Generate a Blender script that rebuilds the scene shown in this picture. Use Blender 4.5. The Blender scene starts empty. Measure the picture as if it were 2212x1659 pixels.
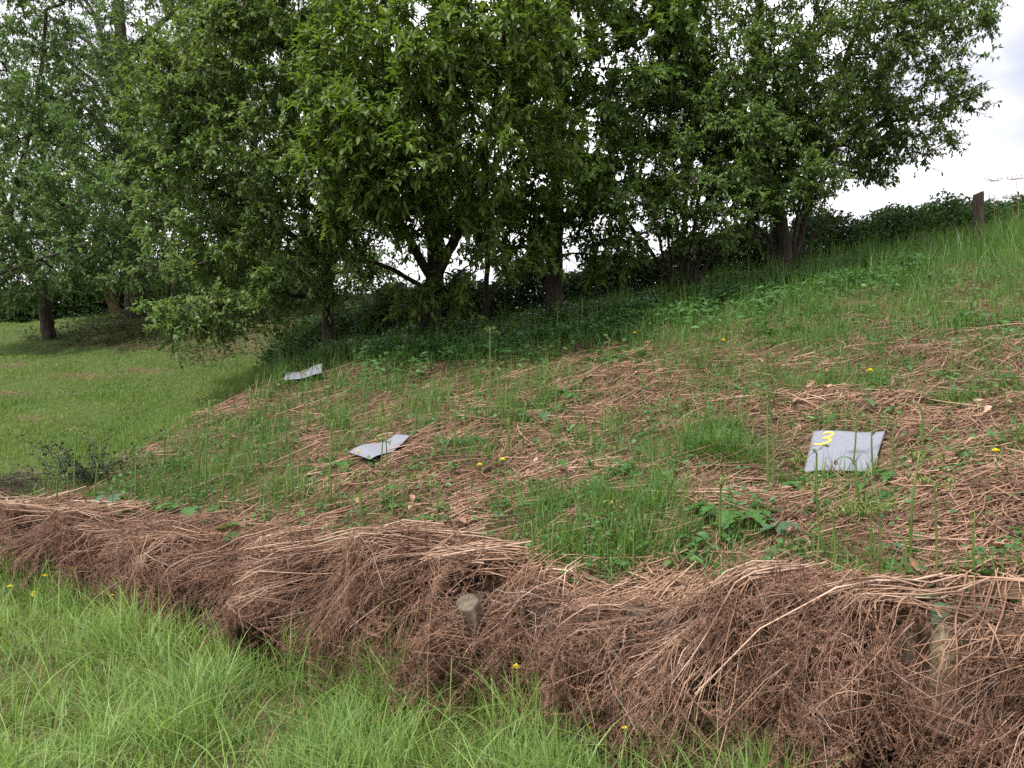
import bpy, math
import numpy as np

rng = np.random.default_rng(7)
scene = bpy.context.scene
col = scene.collection
R = math.radians

# ------------------------------------------------------------------ camera, light, exposure
cam_d = bpy.data.cameras.new("camera")
cam = bpy.data.objects.new("camera", cam_d)
col.objects.link(cam)
cam.location = (0, 0, 1.6)
cam.rotation_euler = (R(90), 0, 0)
cam_d.sensor_fit = 'HORIZONTAL'
cam_d.angle = 2 * math.atan(1106 / 1736)
cam_d.clip_start = 0.05
cam_d.clip_end = 3000
scene.camera = cam

SUN_EL, SUN_AZ = R(59), R(218)          # azimuth measured from +Y clockwise: high, to the left and a little behind
world = bpy.data.worlds.new("World")
scene.world = world
world.use_nodes = True
wt = world.node_tree
wt.nodes.clear()
wo = wt.nodes.new('ShaderNodeOutputWorld')
bg = wt.nodes.new('ShaderNodeBackground')
sky = wt.nodes.new('ShaderNodeTexSky')
sky.sky_type = 'NISHITA'
sky.sun_disc = False
sky.sun_elevation = SUN_EL
sky.sun_rotation = SUN_AZ
tc = wt.nodes.new('ShaderNodeTexCoord')
mp = wt.nodes.new('ShaderNodeMapping')
mp.inputs['Scale'].default_value = (1, 1, 2.2)
nz = wt.nodes.new('ShaderNodeTexNoise')
nz.inputs['Scale'].default_value = 2.3
nz.inputs['Detail'].default_value = 5
nz.inputs['Roughness'].default_value = .5
cr = wt.nodes.new('ShaderNodeValToRGB')
cr.color_ramp.elements[0].position = .34
cr.color_ramp.elements[0].color = (3.8, 3.7, 4.2, 1)
cr.color_ramp.elements[1].position = .62
cr.color_ramp.elements[1].color = (10.5, 10.4, 10.8, 1)
cm = wt.nodes.new('ShaderNodeValToRGB')
cm.color_ramp.elements[0].position = .28
cm.color_ramp.elements[0].color = (.45, .45, .45, 1)
cm.color_ramp.elements[1].position = .45
cm.color_ramp.elements[1].color = (1, 1, 1, 1)
mx = wt.nodes.new('ShaderNodeMix')
mx.data_type = 'RGBA'
L = wt.links.new
L(tc.outputs['Generated'], mp.inputs['Vector'])
L(mp.outputs[0], nz.inputs['Vector'])
L(nz.outputs['Fac'], cr.inputs[0])
L(nz.outputs['Fac'], cm.inputs[0])
L(cm.outputs[0], mx.inputs['Factor'])
L(sky.outputs[0], mx.inputs[6])
L(cr.outputs[0], mx.inputs[7])
L(mx.outputs[2], bg.inputs['Color'])
bg.inputs['Strength'].default_value = .1
L(bg.outputs[0], wo.inputs[0])

sd = bpy.data.lights.new("sun", 'SUN')
sd.energy = 3.2
sd.angle = R(9)
sd.color = (1, .965, .91)
so = bpy.data.objects.new("sun", sd)
col.objects.link(so)
so.rotation_euler = (R(90) - SUN_EL, 0, -SUN_AZ + math.pi)
scene.view_settings.view_transform = 'Standard'
scene.view_settings.look = 'None'
scene.view_settings.exposure = 1.15
scene.view_settings.gamma = 1
scene.render.engine = 'CYCLES'
scene.cycles.max_bounces = 6
scene.cycles.diffuse_bounces = 3
scene.cycles.glossy_bounces = 2
scene.cycles.transmission_bounces = 4
scene.cycles.use_denoising = False

# ------------------------------------------------------------------ helpers
def P(u, v, Y):
    return np.array([(u - 1106) / 1736 * Y, Y, 1.6 - (v - 829.5) / 1736 * Y])

def nrm(a):
    return a / np.maximum(np.linalg.norm(a, axis=-1, keepdims=True), 1e-9)

_fr = {}
def fn(x, y, sc, seed=0, n=6):
    """smooth noise, about -1..1, feature size sc metres"""
    if seed not in _fr:
        r = np.random.default_rng(1000 + seed)
        an = r.uniform(0, 2 * np.pi, n)
        _fr[seed] = (np.cos(an) * r.uniform(.6, 1.7, n), np.sin(an) * r.uniform(.6, 1.7, n), r.uniform(0, 6.28, n))
    a, b, p = _fr[seed]
    x = np.asarray(x, float); y = np.asarray(y, float)
    o = np.zeros(np.broadcast(x, y).shape)
    for i in range(len(a)):
        o = o + np.sin((x * a[i] + y * b[i]) * 2 * np.pi / sc / 1.6 + p[i] + .6 * np.sin((x * b[i] - y * a[i]) * 3.1 / sc))
    return o / math.sqrt(len(a)) / 1.1

def sst(a, b, x):
    t = np.clip((x - a) / (b - a), 0, 1)
    return t * t * (3 - 2 * t)

class MB:
    def __init__(s): s.V = []; s.F = []; s.n = 0
    def add(s, V, F, m=0):
        V = np.asarray(V, float).reshape(-1, 3); F = np.asarray(F, int)
        s.V.append(V); s.F.append((F + s.n, m)); s.n += len(V)
    def build(s, name, mats, parent=None, smooth=True):
        me = bpy.data.meshes.new(name)
        V = np.concatenate(s.V)
        me.vertices.add(len(V)); me.vertices.foreach_set('co', V.astype(np.float32).ravel())
        idx = np.concatenate([f.ravel() for f, m in s.F])
        tot = np.concatenate([np.full(len(f), f.shape[1]) for f, m in s.F])
        mi = np.concatenate([np.full(len(f), m) for f, m in s.F])
        st = np.concatenate([[0], np.cumsum(tot)[:-1]])
        me.loops.add(len(idx)); me.loops.foreach_set('vertex_index', idx.astype(np.int32))
        me.polygons.add(len(tot)); me.polygons.foreach_set('loop_start', st.astype(np.int32))
        me.polygons.foreach_set('material_index', mi.astype(np.int32))
        me.polygons.foreach_set('use_smooth', np.full(len(tot), smooth))
        for m in (mats if isinstance(mats, (list, tuple)) else [mats]): me.materials.append(m)
        me.update(calc_edges=True)
        o = bpy.data.objects.new(name, me); col.objects.link(o)
        if parent is not None: o.parent = parent
        return o

def tag(o, label=None, cat=None, group=None, kind=None):
    if label: o['label'] = label
    if cat: o['category'] = cat
    if group: o['group'] = group
    if kind: o['kind'] = kind
    return o

def empty(name, loc):
    o = bpy.data.objects.new(name, None); col.objects.link(o); o.location = loc
    o.empty_display_size = .1
    return o

def tubes(mb, Pt, Rd, S=4, m=0, cap=False):
    """Pt (N,K,3), Rd (N,K)"""
    Pt = np.asarray(Pt, float); Rd = np.asarray(Rd, float)
    N, K, _ = Pt.shape
    if N == 0: return
    T = nrm(np.gradient(Pt, axis=1))
    md = nrm(Pt[:, -1] - Pt[:, 0])
    ref = np.where(np.abs(md[:, 2:3]) > .8, np.array([[1., 0, 0]]), np.array([[0, 0, 1.]]))[:, None, :]
    U = nrm(np.cross(T, np.broadcast_to(ref, T.shape))); W = np.cross(T, U)
    a = np.arange(S) * 2 * np.pi / S
    V = Pt[:, :, None, :] + Rd[:, :, None, None] * (np.cos(a)[None, None, :, None] * U[:, :, None, :] + np.sin(a)[None, None, :, None] * W[:, :, None, :])
    k, s = np.meshgrid(np.arange(K - 1), np.arange(S), indexing='ij')
    f = np.stack([k * S + s, k * S + (s + 1) % S, (k + 1) * S + (s + 1) % S, (k + 1) * S + s], -1).reshape(-1, 4)
    F = (f[None] + (np.arange(N) * K * S)[:, None, None]).reshape(-1, 4)
    n0 = mb.n
    mb.add(V, F, m)
    if cap:
        c = (np.arange(S)[None] + ((np.arange(N) + 1) * K * S - S)[:, None])
        mb.F.append((c + n0, m))

def leaves(mb, pos, d, n, Ln, Wd, m=0, fold=.22, curl=.15, fine=False):
    N = len(pos)
    if N == 0: return
    d = nrm(d); s = nrm(np.cross(d, n)); n = np.cross(s, d)
    Ln = np.broadcast_to(Ln, N)[:, None]; Wd = np.broadcast_to(Wd, N)[:, None]
    fo = fold * Wd
    def pt(t, x, lift): return pos + d * Ln * t + s * Wd * x + n * lift
    tip = pt(1, 0, -curl * Ln)
    if fine:
        V = np.stack([pos, pt(.3, -.42, fo), pt(.3, 0, 0 * fo), pt(.3, .42, fo), pt(.65, -.38, fo - curl * .3 * Ln), pt(.65, 0, -curl * .35 * Ln), pt(.65, .38, fo - curl * .3 * Ln), tip], 1)
        T3 = np.array([[0, 2, 1], [0, 3, 2], [4, 5, 7], [5, 6, 7]]); Q = np.array([[1, 2, 5, 4], [2, 3, 6, 5]])
        n0 = mb.n
        b = (np.arange(N) * 8)[:, None, None]
        mb.add(V, (T3[None] + b).reshape(-1, 3), m)
        mb.F.append(((Q[None] + b).reshape(-1, 4) + n0, m))
    else:
        V = np.stack([pos, pt(.45, -.5, fo), pt(.45, 0, 0 * fo), pt(.45, .5, fo), tip], 1)
        T3 = np.array([[0, 2, 1], [0, 3, 2], [1, 2, 4], [2, 3, 4]])
        mb.add(V, (T3[None] + (np.arange(N) * 5)[:, None, None]).reshape(-1, 3), m)

def grass(mb, base, h, az, bend, w, m=0, K=4):
    """curved tapering blades"""
    N = len(base)
    if N == 0: return
    ld = np.stack([np.cos(az), np.sin(az), 0 * az], 1)
    fa = az + np.pi / 2 + rng.normal(0, .7, N)
    sd_ = np.stack([np.cos(fa), np.sin(fa), 0 * fa], 1)
    ts = np.linspace(0, 1, K); V = []
    for t in ts:
        c = base + ld * (h * bend * t ** 1.8)[:, None] + np.array([0, 0, 1.]) * (h * (t - .38 * np.minimum(bend, 1.3) * t ** 2.4))[:, None]
        if t < 1:
            ww = (w * (1 - .75 * t ** 1.6) * .5)[:, None]
            V += [c - sd_ * ww, c + sd_ * ww]
        else: V.append(c)
    V = np.stack(V, 1); nv = 2 * (K - 1) + 1
    Q = np.array([[2 * i, 2 * i + 1, 2 * i + 3, 2 * i + 2] for i in range(K - 2)])
    T3 = np.array([[2 * K - 4, 2 * K - 3, 2 * K - 2]])
    b = (np.arange(N) * nv)[:, None, None]; n0 = mb.n
    mb.add(V, (Q[None] + b).reshape(-1, 4), m)
    mb.F.append(((T3[None] + b).reshape(-1, 3) + n0, m))

# ------------------------------------------------------------------ materials
def mat_base(name):
    m = bpy.data.materials.new(name); m.use_nodes = True
    nt = m.node_tree; nt.nodes.clear()
    out = nt.nodes.new('ShaderNodeOutputMaterial')
    return m, nt, out

def ramp(nt, stops):
    r = nt.nodes.new('ShaderNodeValToRGB')
    e = r.color_ramp.elements
    while len(e) < len(stops): e.new(.5)
    for i, (p, c) in enumerate(stops):
        e[i].position = p; e[i].color = (*c, 1)
    return r

def plant_mat(name, stops, trans=.35, rough=.5, spec=.3, var=2.0, varamt=.35, tcol=None, cool=0):
    """colour varies leaf by leaf (random per island) and over a broad noise; thin-leaf translucency"""
    m, nt, out = mat_base(name); lk = nt.links.new
    g = nt.nodes.new('ShaderNodeNewGeometry')
    n = nt.nodes.new('ShaderNodeTexNoise'); n.inputs['Scale'].default_value = var; n.inputs['Detail'].default_value = 3
    lk(g.outputs['Position'], n.inputs['Vector'])
    a = nt.nodes.new('ShaderNodeMath'); a.operation = 'MULTIPLY_ADD'
    a.inputs[1].default_value = varamt * 2.4
    mr = nt.nodes.new('ShaderNodeMath'); mr.operation = 'MULTIPLY_ADD'
    mr.inputs[1].default_value = 1 - varamt; mr.inputs[2].default_value = -varamt * .7
    lk(g.outputs['Random Per Island'], mr.inputs[0])
    lk(n.outputs['Fac'], a.inputs[0]); lk(mr.outputs[0], a.inputs[2])
    if cool: stops = [(q, (c[0] * (1 - .14 * cool), c[1], c[2] * (1 + .25 * cool))) for q, c in stops]
    r = ramp(nt, stops); lk(a.outputs[0], r.inputs[0])
    p = nt.nodes.new('ShaderNodeBsdfPrincipled')
    p.inputs['Roughness'].default_value = rough
    p.inputs['Specular IOR Level'].default_value = spec
    lk(r.outputs[0], p.inputs['Base Color'])
    if trans > 0:
        t = nt.nodes.new('ShaderNodeBsdfTranslucent')
        h = nt.nodes.new('ShaderNodeMix'); h.data_type = 'RGBA'; h.blend_type = 'MULTIPLY'; h.inputs['Factor'].default_value = 1
        lk(r.outputs[0], h.inputs[6]); h.inputs[7].default_value = (*(tcol or (1.5, 1.5, .6)), 1)
        lk(h.outputs[2], t.inputs['Color'])
        x = nt.nodes.new('ShaderNodeMixShader'); x.inputs[0].default_value = trans
        lk(p.outputs[0], x.inputs[1]); lk(t.outputs[0], x.inputs[2]); lk(x.outputs[0], out.inputs[0])
    else: lk(p.outputs[0], out.inputs[0])
    return m

def solid_mat(name, stops, scale=(8, 8, 8), rough=.8, bump=.3, detail=6, spec=.2, coord='Object'):
    m, nt, out = mat_base(name); lk = nt.links.new
    t = nt.nodes.new('ShaderNodeTexCoord'); mpn = nt.nodes.new('ShaderNodeMapping')
    mpn.inputs['Scale'].default_value = scale
    n = nt.nodes.new('ShaderNodeTexNoise'); n.inputs['Scale'].default_value = 1; n.inputs['Detail'].default_value = detail; n.inputs['Roughness'].default_value = .65
    lk(t.outputs[coord], mpn.inputs[0]); lk(mpn.outputs[0], n.inputs['Vector'])
    r = ramp(nt, stops); lk(n.outputs['Fac'], r.inputs[0])
    p = nt.nodes.new('ShaderNodeBsdfPrincipled'); p.inputs['Roughness'].default_value = rough; p.inputs['Specular IOR Level'].default_value = spec
    lk(r.outputs[0], p.inputs['Base Color'])
    b = nt.nodes.new('ShaderNodeBump'); b.inputs['Strength'].default_value = bump; b.inputs['Distance'].default_value = .02
    lk(n.outputs['Fac'], b.inputs['Height']); lk(b.outputs[0], p.inputs['Normal'])
    lk(p.outputs[0], out.inputs[0])
    return m

M = {}
M['bark'] = solid_mat('bark', [(.3, (.018, .014, .011)), (.55, (.05, .039, .029)), (.75, (.10, .08, .062))], (18, 18, 4), .9, .8)
M['bark_red'] = solid_mat('red_bark', [(.3, (.07, .04, .03)), (.55, (.15, .085, .06)), (.75, (.2, .13, .1))], (14, 14, 5), .9, .8)
M['twig'] = solid_mat('twig', [(.35, (.028, .022, .016)), (.7, (.07, .055, .04))], (10, 10, 10), .9, .2)
M['leaf_cherry'] = plant_mat('cherry_leaf', [(.0, (.05, .082, .016)), (.45, (.085, .135, .026)), (.8, (.13, .185, .038)), (1, (.185, .235, .06))], .38, .45, .25, .7, .45, cool=.3)
M['leaf_mid'] = plant_mat('sycamore_leaf', [(.0, (.045, .078, .016)), (.5, (.08, .13, .026)), (1, (.13, .19, .042))], .38, .5, .22, .8, .4, cool=.6)
M['leaf_apple'] = plant_mat('apple_leaf', [(.0, (.055, .09, .022)), (.5, (.095, .145, .035)), (1, (.15, .21, .06))], .38, .5, .2, .9, .4, cool=.6)
M['leaf_dark'] = plant_mat('hedgerow_tree_leaf', [(.0, (.045, .072, .018)), (.5, (.08, .122, .028)), (1, (.13, .18, .045))], .38, .5, .2, .9, .4, cool=.6)
M['leaf_olive'] = plant_mat('olive_leaf', [(.0, (.06, .095, .024)), (.4, (.095, .14, .034)), (.7, (.14, .185, .046)), (.92, (.17, .18, .07)), (1, (.20, .24, .065))], .38, .55, .2, .9, .4, cool=0.8)
M['leaf_blue'] = plant_mat('grey_green_leaf', [(.0, (.06, .095, .036)), (.5, (.095, .14, .05)), (1, (.15, .20, .075))], .35, .55, .2, .6, .4, cool=0.9)
M['leaf_pale'] = plant_mat('pale_leaf', [(.0, (.065, .105, .032)), (.5, (.105, .155, .045)), (1, (.17, .225, .075))], .4, .55, .2, .6, .4, cool=0.9)
M['leaf_hedge'] = plant_mat('bramble_leaf', [(.0, (.018, .042, .014)), (.5, (.03, .062, .02)), (1, (.055, .09, .03))], .3, .6, .12, 1, .35)
M['blossom'] = plant_mat('blossom', [(0, (.5, .36, .34)), (.6, (.6, .52, .5)), (1, (.7, .66, .64))], .3, .6, .2, 3, .2, (1, .95, .9))
M['grass_long'] = plant_mat('long_grass', [(.0, (.065, .125, .03)), (.3, (.13, .21, .05)), (.65, (.205, .295, .075)), (.9, (.28, .345, .11)), (.96, (.34, .32, .17)), (1, (.42, .36, .23))], .4, .45, .3, 1.3, .45, (1.4, 1.35, .6), cool=.3)
M['grass_lawn'] = plant_mat('mown_grass', [(.0, (.052, .105, .018)), (.35, (.095, .16, .028)), (.7, (.145, .20, .038)), (.96, (.19, .205, .055)), (1, (.25, .20, .10))], .35, .5, .3, .45, .6, (1.3, 1.3, .6), cool=0.4)
M['grass_bank'] = plant_mat('bank_grass', [(.0, (.045, .105, .022)), (.4, (.075, .15, .028)), (.8, (.115, .19, .04)), (.96, (.2, .23, .07)), (1, (.34, .27, .14))], .38, .45, .3, 1.1, .4, (1.35, 1.35, .6), cool=.35)
M['straw'] = plant_mat('dead_bracken_stalk', [(0, (.055, .031, .021)), (.3, (.14, .079, .049)), (.6, (.25, .146, .093)), (.85, (.35, .222, .15)), (1, (.45, .335, .25))], 0, .6, .3, 2.2, .4)
M['straw_thick'] = plant_mat('thick_bracken_stalk', [(0, (.17, .10, .068)), (.5, (.30, .195, .135)), (1, (.44, .32, .24))], 0, .55, .3, 2.2, .4)
M['thatch'] = plant_mat('dry_thatch', [(0, (.10, .075, .04)), (.5, (.2, .155, .085)), (1, (.34, .28, .17))], .2, .7, .2, 2.2, .4, (1, 1, .9))
M['straw_pale'] = plant_mat('pale_dead_stem', [(0, (.24, .17, .135)), (.5, (.34, .26, .22)), (1, (.44, .37, .33))], 0, .6, .3, 2.2, .3)
M['frond'] = plant_mat('dead_bracken_frond', [(0, (.03, .016, .010)), (.35, (.09, .046, .030)), (.7, (.175, .096, .066)), (1, (.31, .20, .15))], .15, .7, .15, 2.5, .5, (1.2, 1, .8))
M['crumb'] = plant_mat('bracken_crumbs', [(0, (.04, .023, .016)), (.4, (.09, .052, .034)), (.75, (.17, .10, .068)), (1, (.34, .24, .18))], .1, .7, .2, 2.5, .4, (1, 1, 1))
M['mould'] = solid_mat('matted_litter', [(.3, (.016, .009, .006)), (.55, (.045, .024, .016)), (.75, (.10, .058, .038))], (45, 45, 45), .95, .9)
M['weed'] = plant_mat('weed_leaf', [(.0, (.03, .085, .022)), (.5, (.05, .125, .03)), (1, (.08, .17, .04))], .32, .45, .35, 2, .4)
M['weed_blue'] = plant_mat('bluish_weed_leaf', [(.0, (.035, .085, .04)), (.5, (.055, .115, .055)), (1, (.08, .15, .07))], .3, .5, .35, 2, .4)
M['shoot'] = plant_mat('fern_stalk', [(.0, (.04, .072, .014)), (.5, (.065, .108, .02)), (1, (.10, .145, .03))], 0, .45, .4, 3, .6)
M['shoot_tip'] = plant_mat('fern_crozier', [(.0, (.10, .10, .03)), (.5, (.13, .15, .04)), (1, (.16, .19, .05))], 0, .6, .3, 8, .5)
M['brown_tip'] = plant_mat('brown_crozier', [(.0, (.10, .055, .02)), (1, (.18, .11, .04))], 0, .7, .3, 8, .5)
M['dandelion'] = plant_mat('dandelion_petal', [(0, (.80, .60, .012)), (1, (.88, .74, .03))], .2, .6, .2, 8, .3, (1, 1, .5))
M['seedhead'] = plant_mat('seed_down', [(0, (.5, .5, .48)), (1, (.65, .65, .63))], .3, .8, .1, 8, .3, (1, 1, 1))
M['darkleaf'] = plant_mat('withered_leaf', [(0, (.018, .025, .016)), (1, (.045, .055, .036))], .1, .6, .3, 5, .3, (1, 1, 1))
M['deadleaf'] = plant_mat('dead_tree_leaf', [(0, (.16, .09, .05)), (.5, (.3, .19, .12)), (1, (.48, .35, .26))], .15, .7, .2, 4, .3, (1, 1, 1))
M['wood'] = solid_mat('weathered_log', [(.25, (.02, .015, .012)), (.5, (.065, .048, .037)), (.7, (.13, .10, .075)), (.85, (.2, .155, .11))], (30, 30, 3), .85, .6)
M['wood_pale'] = solid_mat('split_log', [(.3, (.04, .032, .022)), (.48, (.12, .095, .06)), (.75, (.32, .26, .16))], (26, 26, 2.2), .8, .5)
M['wood_end'] = solid_mat('log_end', [(.3, (.05, .04, .03)), (.6, (.12, .095, .07)), (.8, (.2, .165, .12))], (30, 30, 30), .9, .4)
M['post'] = solid_mat('post_wood', [(.3, (.03, .023, .019)), (.55, (.075, .058, .046)), (.8, (.14, .115, .098))], (20, 20, 3), .9, .6)
M['wire'] = solid_mat('rusty_wire', [(.3, (.12, .1, .09)), (.7, (.22, .2, .19))], (20, 20, 20), .6, .1)
M['felt'] = solid_mat('grey_roofing_felt', [(.3, (.15, .156, .184)), (.5, (.168, .175, .206)), (.7, (.186, .194, .226))], (40, 40, 40), .85, .5, 8)
M['felt_edge'] = solid_mat('felt_underside', [(.3, (.012, .012, .013)), (.7, (.03, .03, .032))], (30, 30, 30), .9, .3)
M['paint'] = solid_mat('yellow_spray_paint', [(.3, (.55, .36, .045)), (.7, (.66, .46, .06))], (60, 60, 60), .7, .2)

# ------------------------------------------------------------------ terrain
NX, NY = .545, .838
def to_sd(x, y): return NY * x - NX * y, NX * x + NY * y - 3.22
def to_xy(s, d):
    dd = d + 3.22
    q = NX * NX + NY * NY
    return (NY * s + NX * dd) / q, (NY * dd - NX * s) / q
D_WALL = .25
def wall_top(s): return np.interp(s, [-12, -7.6, -5, -2.4, -1.3, -.28, 3], [.44, .46, .47, .50, .57, .68, .70])
def crest_y(x): return np.interp(x, [-30, -2.8, 0, 4.4, 8.1, 14, 60], [12.2, 12.2, 12.2, 12.9, 14., 15.5, 22])
def nose_x(y): return -2.9 - (12.3 - np.minimum(y, 30)) * .19
def bank_w(x, y): return sst(nose_x(y) - 1.1, nose_x(y) + .25, x)
def onplane(uv, t, a, b):
    uv = np.array(uv, float); d = np.stack([(uv[:, 0] - 1106) / 1736, np.ones(len(uv)), -(uv[:, 1] - 829.5) / 1736], 1)
    d0 = d.mean(0); C = np.array([0, 0, 1.6]) + d0 * t; n = np.array([-b, -a, 1]); O = np.array([0, 0, 1.6])
    return O + d * ((n @ (C - O)) / (d @ n))[:, None]
c3 = onplane([(1758, 934), (1912, 928), (1884, 1017), (1736, 1022)], 5.2, .42, .32)
c2 = onplane([(752, 978), (856, 937), (886, 945), (800, 998)], 6.75, .20, .30)
MATS = [(*c3.mean(0), .32, .42), (*c2.mean(0), .30, .2)]
def H(x, y):
    x = np.asarray(x, float); y = np.asarray(y, float)
    s, d = to_sd(x, y)
    dc = NX * x + NY * crest_y(x) - 3.22
    k = .5
    de = -k * np.log(np.exp(-d / k) + np.exp(-dc / k)) if False else np.where(d < dc, d, dc + .12 * (d - dc))
    zb = .55 + .27 * np.minimum(de, 40)
    zt = wall_top(s)
    zb = zb - (.6175 - zt) * np.exp(-np.maximum(d - D_WALL, 0) / 1.2)
    ye = np.where(y > 23, 23 + .15 * np.minimum(y - 23, 60), y)
    zl = -.84 + .081 * np.maximum(x, -25) + .235 * ye - .06
    zl = np.maximum(zl, .3) + .25 * sst(.3, 3, d) * 0
    w = bank_w(x, y)
    far = sst(24, 40, y) * 0
    z = zl * (1 - w) + zb * w
    z = z + (.035 * fn(x, y, 1.1, 1) + .02 * fn(x, y, .45, 2)) * sst(.3, 1, d)
    for (cx, cy, cz, bx, ay) in MATS:
        r = np.hypot(x - cx, y - cy)
        wgt = np.exp(-(r / .48) ** 4)
        z = z * (1 - wgt) + wgt * (cz - .055 + bx * (x - cx) + ay * (y - cy))
    front = .03 * fn(x, y, 1.3, 3) + .012 * fn(x, y, .5, 4)
    t = sst(D_WALL - .04, D_WALL + .04, d)
    return front * (1 - t) + z * t

def offmat(x, y, m=.03):
    ok = np.ones(np.shape(x), bool)
    for c in (c3, c2):
        ins = np.ones(np.shape(x), bool)
        for k in range(4):
            p, q = c[k], c[(k + 1) % 4]; e = q - p; l = math.hypot(e[0], e[1])
            ins &= ((x - p[0]) * e[1] - (y - p[1]) * e[0]) / l > -m
        ok &= ~ins
    return ok

def hit(u, v, t0=2.2, t1=60):
    u = np.atleast_1d(np.asarray(u, float)); v = np.atleast_1d(np.asarray(v, float))
    a = (u - 1106) / 1736; b = -(v - 829.5) / 1736
    ts = np.exp(np.linspace(math.log(t0), math.log(t1), 700))
    g = 1.6 + b[:, None] * ts - H(a[:, None] * ts, np.broadcast_to(ts, (len(u), len(ts))))
    i = np.argmax(g < 0, axis=1); i = np.where(i == 0, len(ts) - 1, i)
    r = np.arange(len(u)); g1 = g[r, i]; g0 = g[r, i - 1]
    t = ts[i - 1] + (ts[i] - ts[i - 1]) * np.clip(g0 / (g0 - g1 + 1e-9), 0, 1)
    return np.stack([a * t, t, H(a * t, t)], 1)

def proj(x, y, z): return 1106 + 1736 * x / y, 829.5 - 1736 * (z - 1.6) / y

GREEN = [(1900, 650, 380, 80, 1), (2150, 560, 150, 70, 1), (1560, 700, 260, 60, .9), (1250, 730, 260, 38, .8), (1000, 765, 220, 26, .7),
         (1330, 1120, 230, 85, .8), (1270, 1215, 130, 45, .85), (1560, 955, 100, 50, .8), (740, 950, 60, 130, .55), (450, 1010, 150, 80, .8),
         (340, 1060, 200, 55, .9), (1000, 850, 190, 60, .55), (1150, 880, 90, 60, .6), (560, 960, 80, 60, .6), (1750, 790, 200, 70, .5),
         (1400, 990, 120, 55, .35), (2060, 840, 90, 50, .4), (1590, 1110, 100, 40, .2), (80, 1090, 160, 40, .8), (820, 860, 120, 50, .35),
         (1200, 1000, 60, 50, .35), (900, 1020, 90, 50, .25), (1500, 850, 120, 40, .3), (640, 850, 60, 25, .5), (540, 930, 150, 90, .3), (880, 930, 80, 40, .3), (1650, 900, 90, 50, .3), (2100, 700, 150, 70, .45)]
def greenness(x, y):
    u, v = proj(x, y, H(x, y))
    g = np.zeros(np.shape(x))
    for (a, b, ru, rv, w) in GREEN:
        g = g + w * np.exp(-(((u - a) / ru) ** 2 + ((v - b) / rv) ** 2))
    dc = NX * x + NY * crest_y(x) - 3.22
    s, d = to_sd(x, y)
    g = g + .8 * sst(2.2, .4, dc - d) + .25 + .38 * fn(x, y, .75, 11) + .26 * fn(x, y, .3, 12)
    return np.clip(g * (.82 + .45 * fn(x, y, .24, 13)), 0, 1)

def shade_zone(x, y):      # bare, littered soil beneath the trees
    yb = 12.6 + np.maximum(-x - 3, 0) * .76 + .3 * fn(x, y, 2., 14)
    return sst(yb - .5, yb + .5, y) * sst(-13.5, -9.5, x)

# ground sheet in wall coordinates
sv = np.unique(np.concatenate([np.linspace(-400, -40, 25), np.linspace(-40, -14, 53), np.linspace(-14, 10, 241), np.linspace(10, 30, 41), np.linspace(30, 400, 25)]))
dv = np.unique(np.concatenate([np.linspace(-60, -3, 30), np.linspace(-3, .2, 40), [.21, .225, .24, .25, .26, .275, .29], np.linspace(.3, 14, 160), np.linspace(14, 30, 60), np.linspace(30, 600, 40)]))
SS, DD = np.meshgrid(sv, dv, indexing='ij')
XX, YY = to_xy(SS, DD)
ZZ = H(XX, YY)
mb = MB()
ni, nj = SS.shape
i, j = np.meshgrid(np.arange(ni - 1), np.arange(nj - 1), indexing='ij')
f = np.stack([i * nj + j, (i + 1) * nj + j, (i + 1) * nj + j + 1, i * nj + j + 1], -1).reshape(-1, 4)
mb.add(np.stack([XX, YY, ZZ], -1), f)
m, nt, out = mat_base('soil_and_turf'); lk = nt.links.new
at = nt.nodes.new('ShaderNodeAttribute'); at.attribute_name = 'turf'
g = nt.nodes.new('ShaderNodeNewGeometry')
n1 = nt.nodes.new('ShaderNodeTexNoise'); n1.inputs['Scale'].default_value = 14; n1.inputs['Detail'].default_value = 8; n1.inputs['Roughness'].default_value = .7
lk(g.outputs['Position'], n1.inputs['Vector'])
rb = ramp(nt, [(.3, (.03, .018, .012)), (.5, (.085, .05, .032)), (.7, (.17, .105, .07))])
rg = ramp(nt, [(.3, (.025, .042, .011)), (.55, (.052, .08, .02)), (.75, (.095, .105, .036))])
lk(n1.outputs['Fac'], rb.inputs[0]); lk(n1.outputs['Fac'], rg.inputs[0])
mxn = nt.nodes.new('ShaderNodeMix'); mxn.data_type = 'RGBA'
lk(at.outputs['Fac'], mxn.inputs['Factor']); lk(rb.outputs[0], mxn.inputs[6]); lk(rg.outputs[0], mxn.inputs[7])
pb = nt.nodes.new('ShaderNodeBsdfPrincipled'); pb.inputs['Roughness'].default_value = .95; pb.inputs['Specular IOR Level'].default_value = .1
lk(mxn.outputs[2], pb.inputs['Base Color'])
bp = nt.nodes.new('ShaderNodeBump'); bp.inputs['Strength'].default_value = .7; bp.inputs['Distance'].default_value = .03
lk(n1.outputs['Fac'], bp.inputs['Height']); lk(bp.outputs[0], pb.inputs['Normal']); lk(pb.outputs[0], out.inputs[0])
ground = mb.build('ground', m)
tag(ground, 'sloping grassy ground rising to a brown littered bank', 'ground', kind='structure')
DRY = [(180, 812, 75, 9), (20, 850, 50, 7), (70, 905, 60, 8), (60, 1020, 40, 7), (30, 790, 45, 6), (300, 800, 60, 6)]
def lawn_dry(x, y):
    u, v = proj(x, np.maximum(y, .5), H(x, y))
    r = np.zeros(np.shape(x))
    for (a, b, ru, rv) in DRY: r = np.maximum(r, .75 * np.exp(-(((u - a) / ru) ** 2 + ((v - b) / rv) ** 2)))
    return r
turf = np.where(DD < D_WALL, .55, 0.)
bw = bank_w(XX, YY)
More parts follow.
